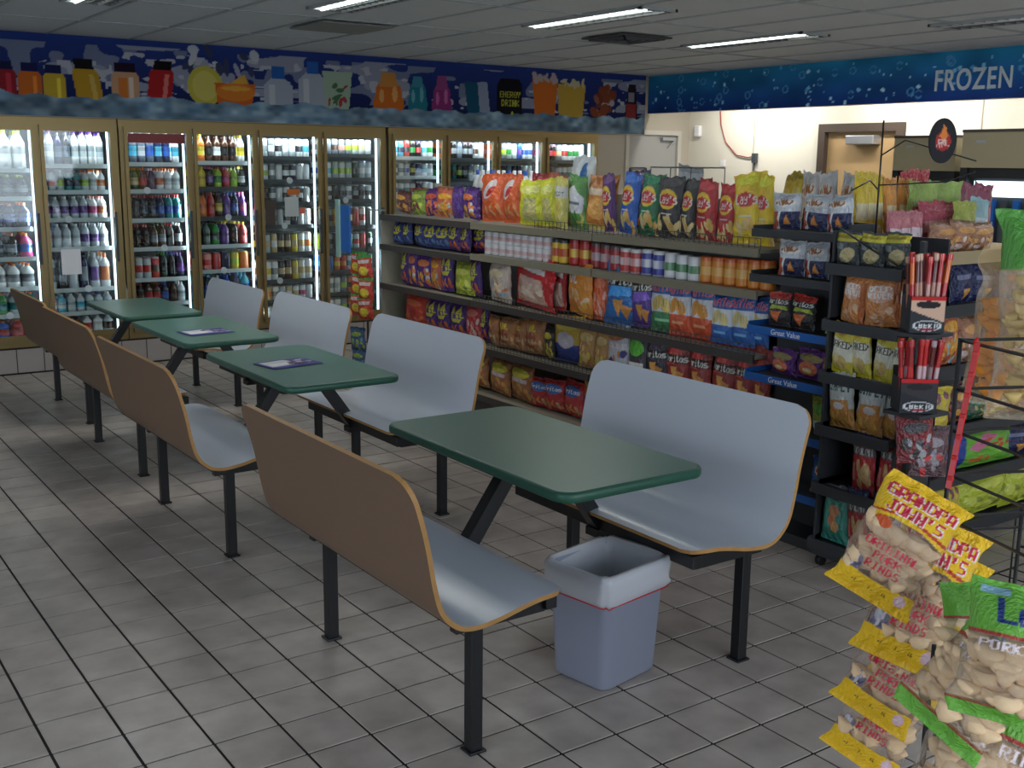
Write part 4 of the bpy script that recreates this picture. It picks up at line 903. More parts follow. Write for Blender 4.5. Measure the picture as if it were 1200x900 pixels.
def d_simply():
    cv = base((214, 222, 220)); cv.text('SIMPLY', .05, .95, .68, .84, (40, 96, 100), bold=.5); cv.rect(0, 1, 0, .38, (204, 150, 80)); cv.poly([(.1, .06), (.16, .5), (.9, .54), (.92, .06)], (220, 146, 62)); cv.ell(.55, .42, .22, .07, (236, 226, 220)); cv.speck(.15, .8, .08, .3, [(238, 190, 90), (226, 170, 70)], 8, 3, .12, .06); return cv
def d_cookie():
    cv = base((182, 30, 34)); cv.rect(0, 1, .86, 1, (30, 50, 110)); cv.rect(0, 1, .64, .78, (96, 92, 96)); cv.text('RUDOLPH', .06, .94, .66, .76, (210, 208, 206), bold=.4); cv.speck(.45, .85, .12, .52, [(216, 176, 120), (204, 160, 100)], 9, 3, .15, .1); cv.rect(.12, .28, .2, .5, (226, 130, 120)); return cv
DES = {
 'takp': lambda: d_takis((74, 36, 124), (206, 200, 60), [(214, 110, 40), (190, 60, 60)]), 'takb': lambda: d_takis((44, 58, 132), (210, 200, 60), [(90, 130, 176), (60, 96, 150)]),
 'hotred': lambda: d_mix((204, 54, 34), [(232, 110, 60), (190, 30, 30)], 2), 'reds': lambda: d_mix((186, 40, 50), [(226, 120, 110), (236, 200, 190)], 5), 'dk_orange': lambda: d_mix((110, 66, 60), [(222, 160, 60), (150, 70, 60)], 3),
 'green_mix': lambda: d_mix((136, 160, 60), [(200, 216, 80), (130, 60, 70)], 7), 'purple_red': lambda: d_mix((96, 36, 120), [(216, 90, 60), (230, 130, 80)], 4), 'orange_mix': lambda: d_mix((196, 100, 70), [(240, 170, 50), (236, 140, 40), (170, 190, 190)], 6),
 'purple': lambda: d_mix((78, 34, 130), [(100, 60, 150)], 2), 'purple_or': lambda: d_mix((82, 40, 128), [(226, 120, 60), (222, 220, 220), (240, 180, 60)], 9),
 'creamred': lambda: d_mix((196, 130, 80), [(224, 190, 140), (180, 80, 60)], 11, 'Utz', (236, 210, 60)), 'blackyel': lambda: d_mix((44, 42, 46), [(220, 206, 60), (200, 170, 90)], 5),
 'tanyel': lambda: d_mix((200, 150, 84), [(232, 200, 130), (206, 120, 70), (230, 216, 90)], 8), 'tanyel2': lambda: (lambda cv: (cv.ell(.5, .74, .42, .12, (222, 216, 60)), cv.rect(.15, .85, .5, .6, (226, 210, 214)), cv)[-1])(d_mix((176, 120, 74), [(222, 160, 70), (190, 110, 60)], 5)),
 'brownwhite': lambda: (lambda cv: (cv.ell(.5, .76, .44, .12, (190, 120, 70)), cv.rect(0, 1, .5, .6, (238, 230, 236)), cv.speck(.1, .9, .2, .45, [(150, 40, 60), (60, 60, 130), (200, 140, 90)], 9, 4, .1, .1), cv)[-1])(base((206, 206, 214))),
 'greenblk': lambda: (lambda cv: (cv.ell(.5, .62, .4, .16, (96, 200, 50)), cv.rect(.1, .9, .2, .34, W_), cv)[-1])(base((60, 58, 66))),
 'dor_b': lambda: d_dor((26, 104, 178)), 'dor_p': lambda: d_dor((84, 56, 142)), 'dor_k': lambda: d_dor((50, 40, 56), True), 'dor_r': lambda: d_dor((150, 34, 30), True),
 'ruf_g': lambda: d_ruf((70, 140, 90), (228, 200, 110)), 'ruf_o': lambda: d_ruf((222, 88, 44), (232, 160, 60)), 'ruf_b': lambda: d_ruf((40, 104, 186), (230, 214, 150)),
 'lays_p': lambda: d_lays((96, 48, 120), 'p'), 'lays_b': lambda: d_lays((28, 98, 200), 'b'), 'lays_bb': lambda: d_lays((40, 110, 200), 'bb'), 'lays_g': lambda: d_lays((24, 122, 76), 'g'), 'lays_k': lambda: d_lays((52, 50, 52), 'kkk'), 'lays_r': lambda: d_lays((190, 36, 42), 'rr'), 'lays_y': lambda: d_lays((244, 208, 24), 'y'),
 'cheet': lambda: (lambda cv: (cv.ell(.45, .68, .3, .14, (226, 216, 214), .6), cv.ell(.5, .64, .2, .07, (200, 40, 40), .5), cv.speck(.15, .85, .08, .4, [(226, 150, 90), (190, 80, 30)], 9, 3, .12, .06), cv)[-1])(base((222, 92, 30))),
 'funyun': lambda: (lambda cv: (cv.ell(.5, .78, .36, .1, (236, 236, 130)), cv.poly([(.25, .1), (.3, .6), (.75, .6), (.8, .1)], (196, 196, 120)), cv.speck(.3, .7, .15, .5, [(222, 206, 130)], 6, 2, .12, .08), cv)[-1])(base((220, 222, 40))),
 'popwhite': lambda: (lambda cv: (cv.rect(0, 1, .6, .84, (226, 226, 216)), cv.text('SMART', .1, .9, .62, .72, (90, 90, 90)), cv.speck(.15, .85, .1, .5, [(240, 230, 150), (232, 210, 90)], 12, 2, .12, .07), cv)[-1])(base((222, 214, 110))),
 'greenwhite': lambda: (lambda cv: (cv.poly([(.05, .7), (.5, .82), (.95, .6), (.9, .3), (.1, .3)], (232, 232, 238)), cv.rect(.2, .8, .46, .52, (120, 130, 150)), cv.speck(.1, .9, .06, .28, [(222, 206, 110), (60, 120, 60)], 9, 2, .12, .06), cv)[-1])(base((96, 160, 80))),
 'tanor': lambda: (lambda cv: (cv.rect(.1, .9, .62, .74, (240, 214, 180)), cv.ell(.5, .38, .38, .2, (238, 170, 80)), cv.rect(0, 1, 0, .1, (226, 196, 90)), cv)[-1])(base((216, 132, 54))),
 'bluewhite': lambda: (lambda cv: (cv.ell(.72, .5, .16, .4, (30, 110, 190)), cv.rect(.1, .5, .5, .7, (200, 210, 222)), cv)[-1])(base((214, 222, 230))),
 'yelclip': lambda: d_mix((176, 190, 54), [(216, 220, 90), (120, 150, 60)], 3), 'clearmix': lambda: d_mix((206, 190, 176), [(226, 210, 170), (170, 190, 206), (220, 120, 80)], 5), 'redclear': lambda: (lambda cv: (cv.poly([(.1, .1), (.2, .62), (.8, .56), (.9, .1)], (214, 176, 160)), cv.speck(.2, .8, .1, .5, [(226, 206, 186), (196, 150, 130)], 12, 3, .12, .07), cv.poly([(.15, .76), (.85, .66), (.85, .76), (.2, .86)], (226, 220, 220)), cv)[-1])(base((196, 28, 34))),
 'orpuff': lambda: (lambda cv: (cv.text('Utz', .2, .8, .62, .8, (248, 236, 226), bold=1), cv.speck(.12, .88, .08, .5, [(250, 190, 80), (244, 150, 90), (252, 214, 170)], 12, 5, .16, .09), cv)[-1])(base((236, 150, 46))), 'orpuff2': lambda: d_mix((222, 90, 40), [(240, 130, 90), (250, 190, 170)], 5),
 'goldblue': lambda: (lambda cv: (cv.rect(0, 1, 0, .42, (26, 60, 150)), cv.ell(.5, .5, .3, .17, (206, 200, 214)), cv.ell(.5, .8, .36, .1, (232, 210, 90)), cv)[-1])(base((206, 172, 46))),
 'frit': lambda: (lambda cv: (cv.ell(.5, .72, .42, .16, (60, 110, 190)), cv.text('Fritos', .12, .9, .66, .78, (236, 236, 240), bold=.5), cv.speck(.15, .85, .08, .36, [(230, 150, 70), (226, 190, 140)], 8, 3, .14, .07), cv)[-1])(base((200, 40, 44))),
 'orblue': lambda: (lambda cv: (cv.ell(.5, .82, .36, .1, (232, 206, 90)), cv.rect(.1, .9, .1, .5, (30, 80, 180)), cv.ell(.5, .56, .36, .14, (226, 120, 40)), cv.ell(.5, .2, .2, .1, (222, 130, 60)), cv)[-1])(base((226, 110, 50))),
 'silver': lambda: d_mix((196, 200, 206), [(226, 226, 230), (60, 70, 60)], 4), 'yelp': lambda: d_mix((232, 206, 50), [(244, 226, 110)], 4), 'navywhite': d_navy,
 'blkor': lambda: (lambda cv: (cv.rect(0, 1, .82, 1, (190, 40, 30)), cv.text('Doritos', .05, .95, .68, .82, (222, 222, 216), bold=.6), cv.poly([(.1, .5), (.3, .64), (.9, .62), (.96, .5), (.6, .54)], (170, 190, 50)), cv.poly([(.2, .44), (.76, .46), (.5, .1)], (226, 110, 44)), cv)[-1])(base((44, 40, 44))),
 'greenbag': lambda: (lambda cv: (cv.ell(.5, .6, .34, .14, (60, 60, 110)), cv.ell(.5, .6, .24, .08, W_), cv.ell(.5, .2, .3, .1, (222, 100, 60)), cv)[-1])(base((126, 190, 54))), 'purgold': lambda: (lambda cv: (cv.ell(.5, .72, .4, .14, (150, 130, 80)), cv.ell(.46, .36, .32, .24, (222, 110, 60)), cv.ell(.46, .3, .16, .1, (240, 206, 150)), cv)[-1])(base((92, 36, 120))),
 'greenyel': lambda: (lambda cv: (cv.rect(.1, .9, .1, .4, (226, 230, 214)), cv.text('OLAY', .2, .8, .2, .32, (90, 120, 70)) if False else cv.ell(.5, .3, .2, .07, (110, 150, 80)), cv.ell(.5, .7, .3, .14, (110, 190, 50)), cv)[-1])(base((180, 196, 64))),
 'darkpot': lambda: (lambda cv: (cv.rect(0, 1, .72, .94, (218, 206, 60)), cv.rect(.1, .9, .82, .88, (180, 160, 40)), cv.ell(.6, .34, .32, .2, (208, 192, 140), .4), cv.rect(.08, .45, .5, .66, (130, 140, 140)), cv)[-1])(base((80, 86, 88))),
 'kettle': d_ktl, 'baked': d_baked, 'simply': d_simply, 'cookie': d_cookie,
 'teal': lambda: (lambda cv: (cv.rect(0, 1, .84, 1, (120, 124, 130)), cv.ell(.5, .82, .2, .06, K_), cv.ell(.5, .58, .2, .1, (206, 140, 90)), cv.ell(.44, .42, .14, .08, (214, 120, 80)), cv.ell(.56, .3, .16, .1, (210, 150, 90)), cv)[-1])(base((60, 150, 134))),
 'brownbag': lambda: d_mix((176, 124, 92), [(222, 160, 90), (236, 210, 200), (130, 80, 60)], 5), 'navy': lambda: d_mix((44, 40, 110), [(200, 90, 60), (90, 90, 190)], 5), 'navy2': lambda: (lambda cv: (cv.rect(.1, .9, .56, .66, (120, 126, 160)), cv.poly([(.3, .34), (.7, .34), (.5, .08)], (226, 160, 70)), cv)[-1])(base((36, 44, 92))),
 'navyred': lambda: d_mix((50, 66, 150), [(210, 60, 60), (224, 224, 230)], 5), 'greendk': lambda: d_mix((40, 110, 80), [(90, 90, 80), (180, 170, 100)], 5), 'yelnood': lambda: (lambda cv: ([cv.rect(.14+k*.2, .2+k*.2, .1, .7, (216, 190, 110)) for k in range(4)], cv.speck(.2, .8, .66, .86, [(150, 90, 110)], 7, 4, .08, .08), cv)[-1])(base((224, 200, 60))),
 'greencandy': lambda: (lambda cv: (cv.rect(0, .22, 0, 1, (40, 70, 160)), cv.poly([(.25, .5), (.5, .84), (.7, .74), (.4, .4)], (226, 120, 160)), cv.speck(.5, .95, .3, .7, [(206, 60, 40), (220, 90, 50)], 5, 3, .05, .12), cv.speck(.25, .6, .05, .3, [(226, 110, 60)], 4, 3, .08, .06), cv)[-1])(base((120, 190, 64))),
 'yelgreen': lambda: d_mix((190, 200, 50), [(216, 220, 90), (150, 160, 50)], 5),
}
PH = {'takp': 'purple and yellow snack bag', 'takb': 'blue and yellow snack bag', 'hotred': 'bright red snack bag', 'reds': 'red snack bag', 'dk_orange': 'brown and orange snack bag', 'green_mix': 'lime green snack bag', 'purple_red': 'purple and red snack bag', 'orange_mix': 'orange snack bag', 'purple': 'plain purple snack bag', 'purple_or': 'purple and orange snack bag',
 'creamred': 'tan snack bag with yellow lettering', 'blackyel': 'black and yellow snack bag', 'tanyel': 'tan snack bag', 'tanyel2': 'tan bag with yellow oval', 'brownwhite': 'white and brown snack bag', 'greenblk': 'black bag with green oval', 'dor_b': 'blue tortilla chip bag', 'dor_p': 'purple tortilla chip bag', 'dor_k': 'black tortilla chip bag', 'dor_r': 'dark red tortilla chip bag',
 'ruf_g': 'blue, white and green crisp bag', 'ruf_o': 'blue, white and orange crisp bag', 'ruf_b': 'blue and white crisp bag', 'lays_p': 'purple potato chip bag', 'lays_b': 'blue potato chip bag', 'lays_bb': 'blue potato chip bag', 'lays_g': 'green potato chip bag', 'lays_k': 'black potato chip bag', 'lays_r': 'red potato chip bag', 'lays_y': 'yellow potato chip bag',
 'cheet': 'tall orange snack bag', 'funyun': 'bright yellow snack bag', 'popwhite': 'white and yellow popcorn bag', 'greenwhite': 'green and white snack bag', 'tanor': 'leaning tan orange bag', 'bluewhite': 'white bag with blue oval', 'yelclip': 'yellow green snack bag', 'clearmix': 'pale clear snack bag', 'redclear': 'red bag with clear window', 'orpuff': 'light orange puff bag', 'orpuff2': 'red orange puff bag', 'goldblue': 'gold and blue snack bag', 'frit': 'red and blue corn chip bag', 'orblue': 'orange and blue snack bag',
 'silver': 'silver snack bag', 'yelp': 'plain yellow bag', 'navywhite': 'white and navy chip bag', 'blkor': 'black and orange chip bag', 'greenbag': 'green snack bag', 'purgold': 'purple and gold snack bag', 'greenyel': 'green and yellow snack bag', 'darkpot': 'dark bag with yellow header', 'kettle': 'orange kettle chip bag', 'baked': 'yellow and white baked chip bag', 'simply': 'white and tan chip bag', 'cookie': 'red snack bag with grey band', 'teal': 'teal snack bag',
 'brownbag': 'brown snack bag', 'navy': 'navy snack bag', 'navy2': 'navy bag with orange triangle', 'navyred': 'blue and red snack bag', 'greendk': 'dark green snack bag', 'yelnood': 'yellow striped snack bag', 'greencandy': 'green and blue sweets bag', 'yelgreen': 'yellow green sweets bag'}
BM = {}
def bagm(d, var=0):
    k = (d, var)
    if k not in BM:
        cv = DES[d](); cv.a *= (.9+.2*noise2(BH, BW, 5, 4, var+len(BM)))[..., None]
        BM[k] = bag_mesh('snack_bag', cv, len(BM))
    return BM[k]
seen = {}
for shelf, z, items in ROWS:
    yface = shelf.endswith('|y'); shelf = shelf.replace('|y', '')
    cnt = {}
    for i, (d, a, b, wd, h, tilt) in enumerate(items):
        me = bagm(d, i % 2)
        th = min(.085, max(.05, wd*.42)) if not yface else .08
        o = mobj('snack_bag', me, None, None, None)
        tl = math.radians(tilt+R.uniform(-4.5, 4.5)); lean = math.radians(R.uniform(-5, 3))
        if yface: o.location = (a, b+th*.62+.02, z+.004+wd*.5*abs(math.sin(tl))); o.rotation_euler = (lean, tl, R.uniform(-.05, .05))
        else:
            o.location = (max(a, 3.055 if a < 3.1 else (3.15 if a < 3.2 else 3.25))+th*.62+(.012 if a > 3.1 else 0), b, z+.004+wd*.5*abs(math.sin(tl)))
            # facing the aisle (-x): turn by -90 degrees
            o.rotation_euler = (Matrix.Rotation(-PI/2+R.uniform(-.24, .16), 4, 'Z') @ Matrix.Rotation(tl, 4, 'Y') @ Matrix.Rotation(lean, 4, 'X')).to_euler()
        o.scale = (wd*1.07, th, h*1.03)
        n = cnt.get(PH[d], 0); cnt[PH[d]] = n+1
        tot = sum(1 for it in items if PH[it[0]] == PH[d])
        wh = '' if tot == 1 else (', %s of %s' % (ORD[n], ['', 'one', 'two', 'three', 'four', 'five', 'six', 'seven', 'eight', 'nine', 'ten'][tot]) )
        tag(o, '%s%s, %s' % (PH[d], wh, shelf), 'snack bag', 'bags, '+shelf)

# ================================================================ LONG SNACK RACK (gondola)
GY0, GY1, GX0, GXC, GX1 = .36, 3.98, 3.22, 3.70, 4.20
g = empty('shelving_rack', (GXC, (GY0+GY1)/2, 0)); tag(g, 'long beige double sided shelving rack filled with snack bags', 'shelving rack')
gx, gy = -GXC, -(GY0+GY1)/2
def gbox(name, m, x0, x1, y0, y1, z0, z1, **k): return boxo(name, m, x0+gx, x1+gx, y0+gy, y1+gy, z0, z1, g, **k)
gbox('back_panel', 'gondback', GXC-.02, GXC+.02, GY0, GY1, .0, 1.50)
gbox('kick_plate', 'lipdark', GX0+.03, GX1-.03, GY0, GY1, 0, .16)
for yy in (GY0, 1.56, 2.78, GY1): gbox('upright', 'gondola', GXC-.03, GXC+.03, yy-.015, yy+.015, 0, 1.52)
secs = [(GY0, 1.56), (1.56, 2.78), (2.78, GY1)]
for k, (a, b) in enumerate(secs):
    for z in ((1.30, 1.107 if k < 2 else 1.09, .81, .525, .215)):
        dx = 0
        s_ = gbox('shelf', 'gondola', GX0+dx, GXC-.02, a+.004, b-.004, z-.018, z-.002)
        mb = MB().box(GX0-.012+gx, GX0+gx, a+.004+gy, b-.004+gy, z-.036, z+.004); mb.build('price_channel', 'lip' if (k < 2 and z > 1) else 'lipdark', s_)
    for z in (1.30, .81, .215): gbox('shelf', 'gondola', GXC+.02, GX1, a+.004, b-.004, z-.018, z-.002)
# wire fences on the shelf fronts
for (a, b, z) in ((GY0, 2.1, 1.30), (GY0, 2.75, .81), (GY0, 2.75, .525)):
    mb = MB()
    for zz in (.012, .05): mb.bar((GX0-.004+gx, a+gy, z+zz), (GX0-.004+gx, b+gy, z+zz), .0035)
    n = int((b-a)/.035)
    for k in range(n+1): mb.bar((GX0-.004+gx, a+k*(b-a)/n+gy, z), (GX0-.004+gx, a+k*(b-a)/n+gy, z+.052), .0028)
    tag(mb.build('wire_fence', 'wire', g), kind='stuff')
gbox('end_panel', 'gondola', GX0+.01, GXC-.02, GY1, GY1+.012, .16, 1.30)
# tins and jars on the second shelf
CANC = {'canwhite': ((226, 222, 224), (214, 170, 170), 'small white tin', (230, 230, 232)), 'canyel': ((230, 190, 50), (190, 60, 40), 'yellow tin', (60, 60, 60)), 'canredyel': ((186, 36, 36), (232, 200, 80), 'red and yellow jar', (150, 24, 30)), 'canred': ((160, 34, 40), (190, 176, 180), 'red jar', (90, 80, 80)), 'canrw': ((196, 60, 56), (232, 220, 220), 'red and white tin', (222, 222, 222)), 'canbw': ((60, 70, 160), (228, 228, 236), 'blue and white tin', (222, 222, 226)), 'cangw': ((224, 226, 228), (80, 140, 90), 'white and green tin', (220, 220, 222)), 'canor': ((222, 140, 44), (236, 190, 110), 'orange tin', (204, 96, 40))}
CM = {}
cc_n = {}
for kind, X, y, w_, h, z in CANS:
    if kind not in CM:
        c1, c2, ph, lid = CANC[kind]
        prof = [(.47, 0), (.5, .02), (.5, .08), (.5, .3), (.5, .31), (.5, .62), (.5, .63), (.5, .84), (.49, .86), (.5, .93), (.48, 1)]
        cl_ = [lid, lid, c1, c1, c2, c2, c1, c1, lid, lid, lid]
        def colf(a, i, cl_=cl_, c1=c1): 
            c = np.array(cl_[i], float)
            if 4 <= i <= 5 and (a*5) % 7 < 3: c = c*.6+np.array(c1)*.4
            return c
        CM[kind] = lathe_mesh('tin_can', prof, colf, 16, 'can')
    ztop = z+h
    if kind == 'canwhite':
        tier = 1 if z > 1.15 else 0; zb = 1.1055+tier*.072; hh = .0715
    else: zb, hh = 1.1055, ztop-1.1055
    o = mobj('tin_can', CM[kind], None, (X+w_*.38, y, zb), (0, 0, R.uniform(0, 6))); s_ = min(w_, .082)*.98; o.scale = (s_, s_, hh)
    kk = CANC[kind][2]+(' on the upper layer' if kind == 'canwhite' and tier else ' on the lower layer' if kind == 'canwhite' else '')
    n = cc_n.get(kk, 0); cc_n[kk] = n+1
    tag(o, '%s, %s from the cooler end, second shelf' % (kk, ORD[n]), 'tin', 'tins and jars on the second shelf')
# clear water bottles on the far side of the top shelf
for k in range(11):
    me = drink('bwsw') if k % 3 else drink('bbsw')
    o = mobj('bottle', me, None, (4.02, 3.93-.068*k, 1.30), (0, 0, k)); o.scale = (.24, .24, .32); tag(o, 'clear water bottle on top of the rack, %s from the cooler end' % ORD[k], 'bottle', 'water bottles on top of the rack')
# hanging strip of sweets at the rack's far end
hs = empty('hanging_strip', (3.17, 4.10, .0)); tag(hs, 'hook strip hanging at the far end of the long rack', 'display strip')
MB().bar((0, 0, .25), (0, 0, 1.34), .012).bar((0, 0, 1.33), (.1, -.10, 1.33), .01).build('hook_strip', 'wire', hs)
pn = MB().box(3.05, 3.06, 4.13, 4.30, 1.02, 1.36, 0, .003).build('hanging_card', mat('blue_card', (40, 104, 186), .5), None); tag(pn, 'blue card panel hanging at the far end of the rack', 'card')
MB().box(3.035, 3.05, 4.27, 4.33, .98, 1.40, 0, .003).build('card_edge', mat('pale_green_card', (150, 186, 176), .5), pn)
for k, (z, c) in enumerate(((.86, 'gummy'), (.70, 'gummy'), (.56, 'gummy'), (.30, 'blueg'), (.14, 'blueg'))):
    if c not in DES:
        DES['gummy'] = lambda: (lambda cv: (cv.rect(0, 1, .86, 1, (70, 160, 70)), cv.rect(.1, .9, .66, .8, (226, 200, 200)), cv.ell(.5, .34, .3, .2, (232, 206, 50)), cv)[-1])(base((206, 64, 40)))
        DES['blueg'] = lambda: d_mix((60, 96, 140), [(150, 180, 70), (120, 150, 180)], 5)
        PH['gummy'] = 'red and yellow sweets bag'; PH['blueg'] = 'blue and green sweets bag'
    for s_ in (0, 1):
        if c == 'blueg' and s_: continue
        o = mobj('sweets_bag', bagm(c, s_), None, (3.13+.0*s_, 4.17-.13*s_, z-.02*s_), (0, R.uniform(-.12, .12), -PI/2+.35)); o.scale = (.15, .05, .17)
        tag(o, '%s at the far rack end, %s from top%s' % (PH[c], ORD[k], ', nearer shelves' if s_ else ''), 'sweets bag', 'sweets hanging at the far rack end')

# ================================================================ NARROW BLACK RACK and WHEELED BLACK RACK
def tray(root, x0, x1, y0, y1, z, lip, m='blackplastic', lm=None):
    s_ = MB().box(x0, x1, y0, y1, z-.012, z-.002).build('shelf', m, root)
    MB().box(x0-.010, x0, y0, y1, z-.03, z-.03+lip, 0, .002).box(x0, x1, y0-.001, y0+.006, z-.012, z+.02).box(x0, x1, y1-.006, y1+.001, z-.012, z+.02).build('shelf_lip', lm or m, s_)
    return s_
ra = empty('display_rack', (3.12, .10, 0)); tag(ra, 'narrow black plastic rack with white and navy bags at the top', 'display rack', 'black display racks')
def put(o, root):
    o.location = (-root.location[0], -root.location[1], 0)
AY0, AY1 = -.155, .335
b_ = MB().box(3.335, 3.35, AY0, AY1, .05, 1.44).box(3.17, 3.34, AY0-.012, AY0, .03, 1.44).box(3.17, 3.34, AY0-.01, AY1, 0, .05).build('rack_body', 'blackplastic', ra); put(b_, ra)
for z, lm in ((1.395, None), (1.195, None), (.965, 'bluestrip'), (.75, 'bluestrip'), (.515, 'bluestrip'), (.255, 'bluestrip')):
    t_ = tray(ra, 3.135, 3.335, AY0, AY1, z, .036, 'blackplastic', lm); put(t_, ra)
    if lm and z > .6:
        tc_ = bpy.data.curves.new('lettering', 'FONT'); tc_.body = 'Great Value'; tc_.size = .034; tc_.extrude = .0006
        o_ = bpy.data.objects.new('tmp', tc_); C.objects.link(o_); bpy.context.view_layer.update()
        me_ = bpy.data.meshes.new_from_object(o_.evaluated_get(bpy.context.evaluated_depsgraph_get())); bpy.data.objects.remove(o_)
        me_.materials.clear(); me_.materials.append(MT['white'])
        l_ = mobj('lettering', me_, t_, (3.1235, .19, z-.022), (PI/2, 0, -PI/2))
rb = empty('wheeled_rack', (3.05, -.34, 0)); tag(rb, 'tall black rack on small wheels holding yellow and orange bags', 'display rack', 'black display racks')
BY0, BY1 = -.535, -.16
b_ = MB().box(3.30, 3.312, BY0, BY1, .06, 1.40).box(3.07, 3.31, BY0, BY0+.012, .06, 1.30).box(3.07, 3.31, BY1-.012, BY1, .06, 1.42).box(3.05, 3.31, BY0, BY1, .05, .075).build('rack_body', 'blackplastic', rb); put(b_, rb)
for z in (1.275, 1.045, .83, .605, .355, .11): put(tray(rb, 3.035, 3.30, BY0+.006, BY1-.006, z, .046), rb)
for (x, y) in ((3.08, -.20), (3.08, -.50), (3.28, -.20), (3.28, -.50)):
    c_ = MB().tube([(x, y-.012, .024), (x, y+.012, .024)], .024, 12).box(x-.012, x+.012, y-.015, y+.015, .03, .052).build('caster', 'black', rb); put(c_, rb)
# wire topper with the oval sign
wt = MB().tube([(3.30, -.19, 1.38), (3.30, -.19, 1.86)], .004).tube([(3.30, -.19, 1.72), (3.30, -.30, 1.78), (3.30, -.46, 1.74), (3.30, -.62, 1.70)], .003).tube([(3.30, -.19, 1.58), (3.20, -.22, 1.62), (3.05, -.25, 1.58)], .003).tube([(3.05, -.19, 1.44), (3.05, -.36, 1.36), (3.05, -.5, 1.30)], .004).tube([(3.30, -.62, 1.66), (3.30, -.5, 1.62), (3.30, -.19, 1.60)], .003).build('wire_topper', 'wireblk', rb); put(wt, rb)
ov = Cv(40, 50, (34, 34, 38), (-1, 1, -1, 1)); ov.ell(0, -.05, .55, .42, (170, 40, 36)); ov.poly([(-.3, .2), (0, .75), (.3, .2), (0, -.1)], (230, 130, 50)); ov.text('JERKY', -.45, .45, -.3, .05, (226, 190, 180), bold=.5)
phi = np.linspace(0, 2*PI, 40, endpoint=False)
V = [(0, 0, 0)]; cols = [ov.a[25, 20]]; F = []
for r in np.linspace(.08, 1, 12):
    for p in phi:
        x_, z_ = r*math.cos(p), r*math.sin(p); V.append((x_*.052, 0, z_*.085)); cols.append(ov.a[int((z_*.98+1)/2*49), int((x_*.98+1)/2*39)])
F += [(0, 1+k, 1+(k+1) % 40) for k in range(40)]
for q in range(11): F += [(1+q*40+k, 1+(q+1)*40+k, 1+(q+1)*40+(k+1) % 40, 1+q*40+(k+1) % 40) for k in range(40)]
n0 = len(V); V += [(x, .012, z) for x, y, z in V[-40:]]; cols += [(20, 20, 22)]*40
F += [(1+11*40+k, n0+k, n0+(k+1) % 40, 1+11*40+(k+1) % 40) for k in range(40)]+[tuple(n0+k for k in range(40))]
me = bpy.data.meshes.new('oval_sign'); me.from_pydata(V, [], F); me.materials.append(MT['poster2']); set_cols(me, np.array(cols, float))
osn = mobj('oval_sign', me, None, (3.25, -.505, 1.775), (0, 0, math.radians(-35))); tag(osn, 'black oval sign with orange flame fixed above the wheeled rack', 'sign')
# ---- meat stick boxes
def stick_box(x, y, z, w_, hb, hs_, colb, colt, sc, label, nsticks, seed):
    bx = empty('stick_box', (x, y, z), math.radians(-38)); tag(bx, label, 'display box', 'boxes of meat sticks')
    cv = Cv(30, 34, colb); cv.poly([(0, .62), (1, .30), (1, 1), (0, 1)], colt); cv.rect(0, 1, .88, 1, (196, 24, 28)); cv.ell(.5, .78, .36, .1, (40, 36, 40)); cv.ring(.5, .2, .42, .15, .14, (196, 196, 196)); cv.text('OBERTO', .12, .9, .15, .26, (222, 222, 222), bold=.4); cv.ell(.5, .10, .2, .04, (150, 30, 44))
    me_ = panel_mesh('box_front', cv, 'y', 0, 'poster2', .003)
    o_ = mobj('box_front', me_, bx, (-w_/2, -.06, 0)); o_.scale = (w_, 1, hb)
    MB().box(-w_/2, w_/2, -.057, .06, 0, .004).box(-w_/2, -w_/2+.003, -.057, .06, 0, hb*1.0).box(w_/2-.003, w_/2, -.057, .06, 0, hb).box(-w_/2, w_/2, .057, .06, 0, hb*1.25).build('box_tray', mat('box_card', colb, .7), bx)
    q = random.Random(seed)
    for k in range(nsticks):
        u = (k % 7+.5)/7; row = k//7
        c = q.choice(sc)
        pr_ = [(.9, 0), (1, .01), (1, .28), (1, .3), (1, .62), (1, .64), (1, .9), (1.3, .93), (1.3, 1)]
        cl2 = [c[0]]*3+[c[1]]*2+[c[0]]*2+[c[2]]*2
        key = ('stick', tuple(c))
        if key not in DM: DM[key] = lathe_mesh('meat_stick', pr_, cl2, 8, 'drink')
        o_ = mobj('meat_stick', DM[key], None, None)
        lp = Matrix.Translation((x, y, z)) @ Matrix.Rotation(math.radians(-38), 4, 'Z') @ Matrix.Translation(((u-.5)*w_*.9, -.035+row*.035, .006)) @ Matrix.Rotation((u-.5)*.16+q.uniform(-.05, .05), 4, 'Y')
        o_.matrix_world = lp @ Matrix.Diagonal((.0085, .0085, hb+hs_*q.uniform(.9, 1.02), 1)) 
        tag(o_, '%s wrapped meat stick, %s in row %s of the %s box' % ({0: 'red', 1: 'orange', 2: 'brown'}[sc.index(c) % 3], ORD[k % 7], ORD[row], 'upper' if z > .9 else 'lower'), 'meat stick', 'meat sticks standing in boxes')
RD, OR_, BR, PK = (190, 30, 34), (226, 110, 40), (96, 40, 40), (206, 150, 140)
stick_box(3.01, -.645, 1.075, .125, .135, .15, (50, 52, 58), (214, 176, 150), [(OR_, RD, (200, 30, 30)), (RD, PK, (206, 40, 36)), (BR, (176, 120, 100), (190, 150, 120))], 'upper dark box of red and orange meat sticks beside the wheeled rack', 14, 3)
stick_box(2.99, -.65, .775, .135, .13, .14, (44, 46, 52), (60, 56, 60), [(RD, (214, 176, 180), (200, 40, 44)), (BR, (150, 120, 126), (180, 150, 160)), ((150, 24, 30), RD, (190, 60, 60))], 'lower black box of dark red meat sticks beside the wheeled rack', 14, 5)
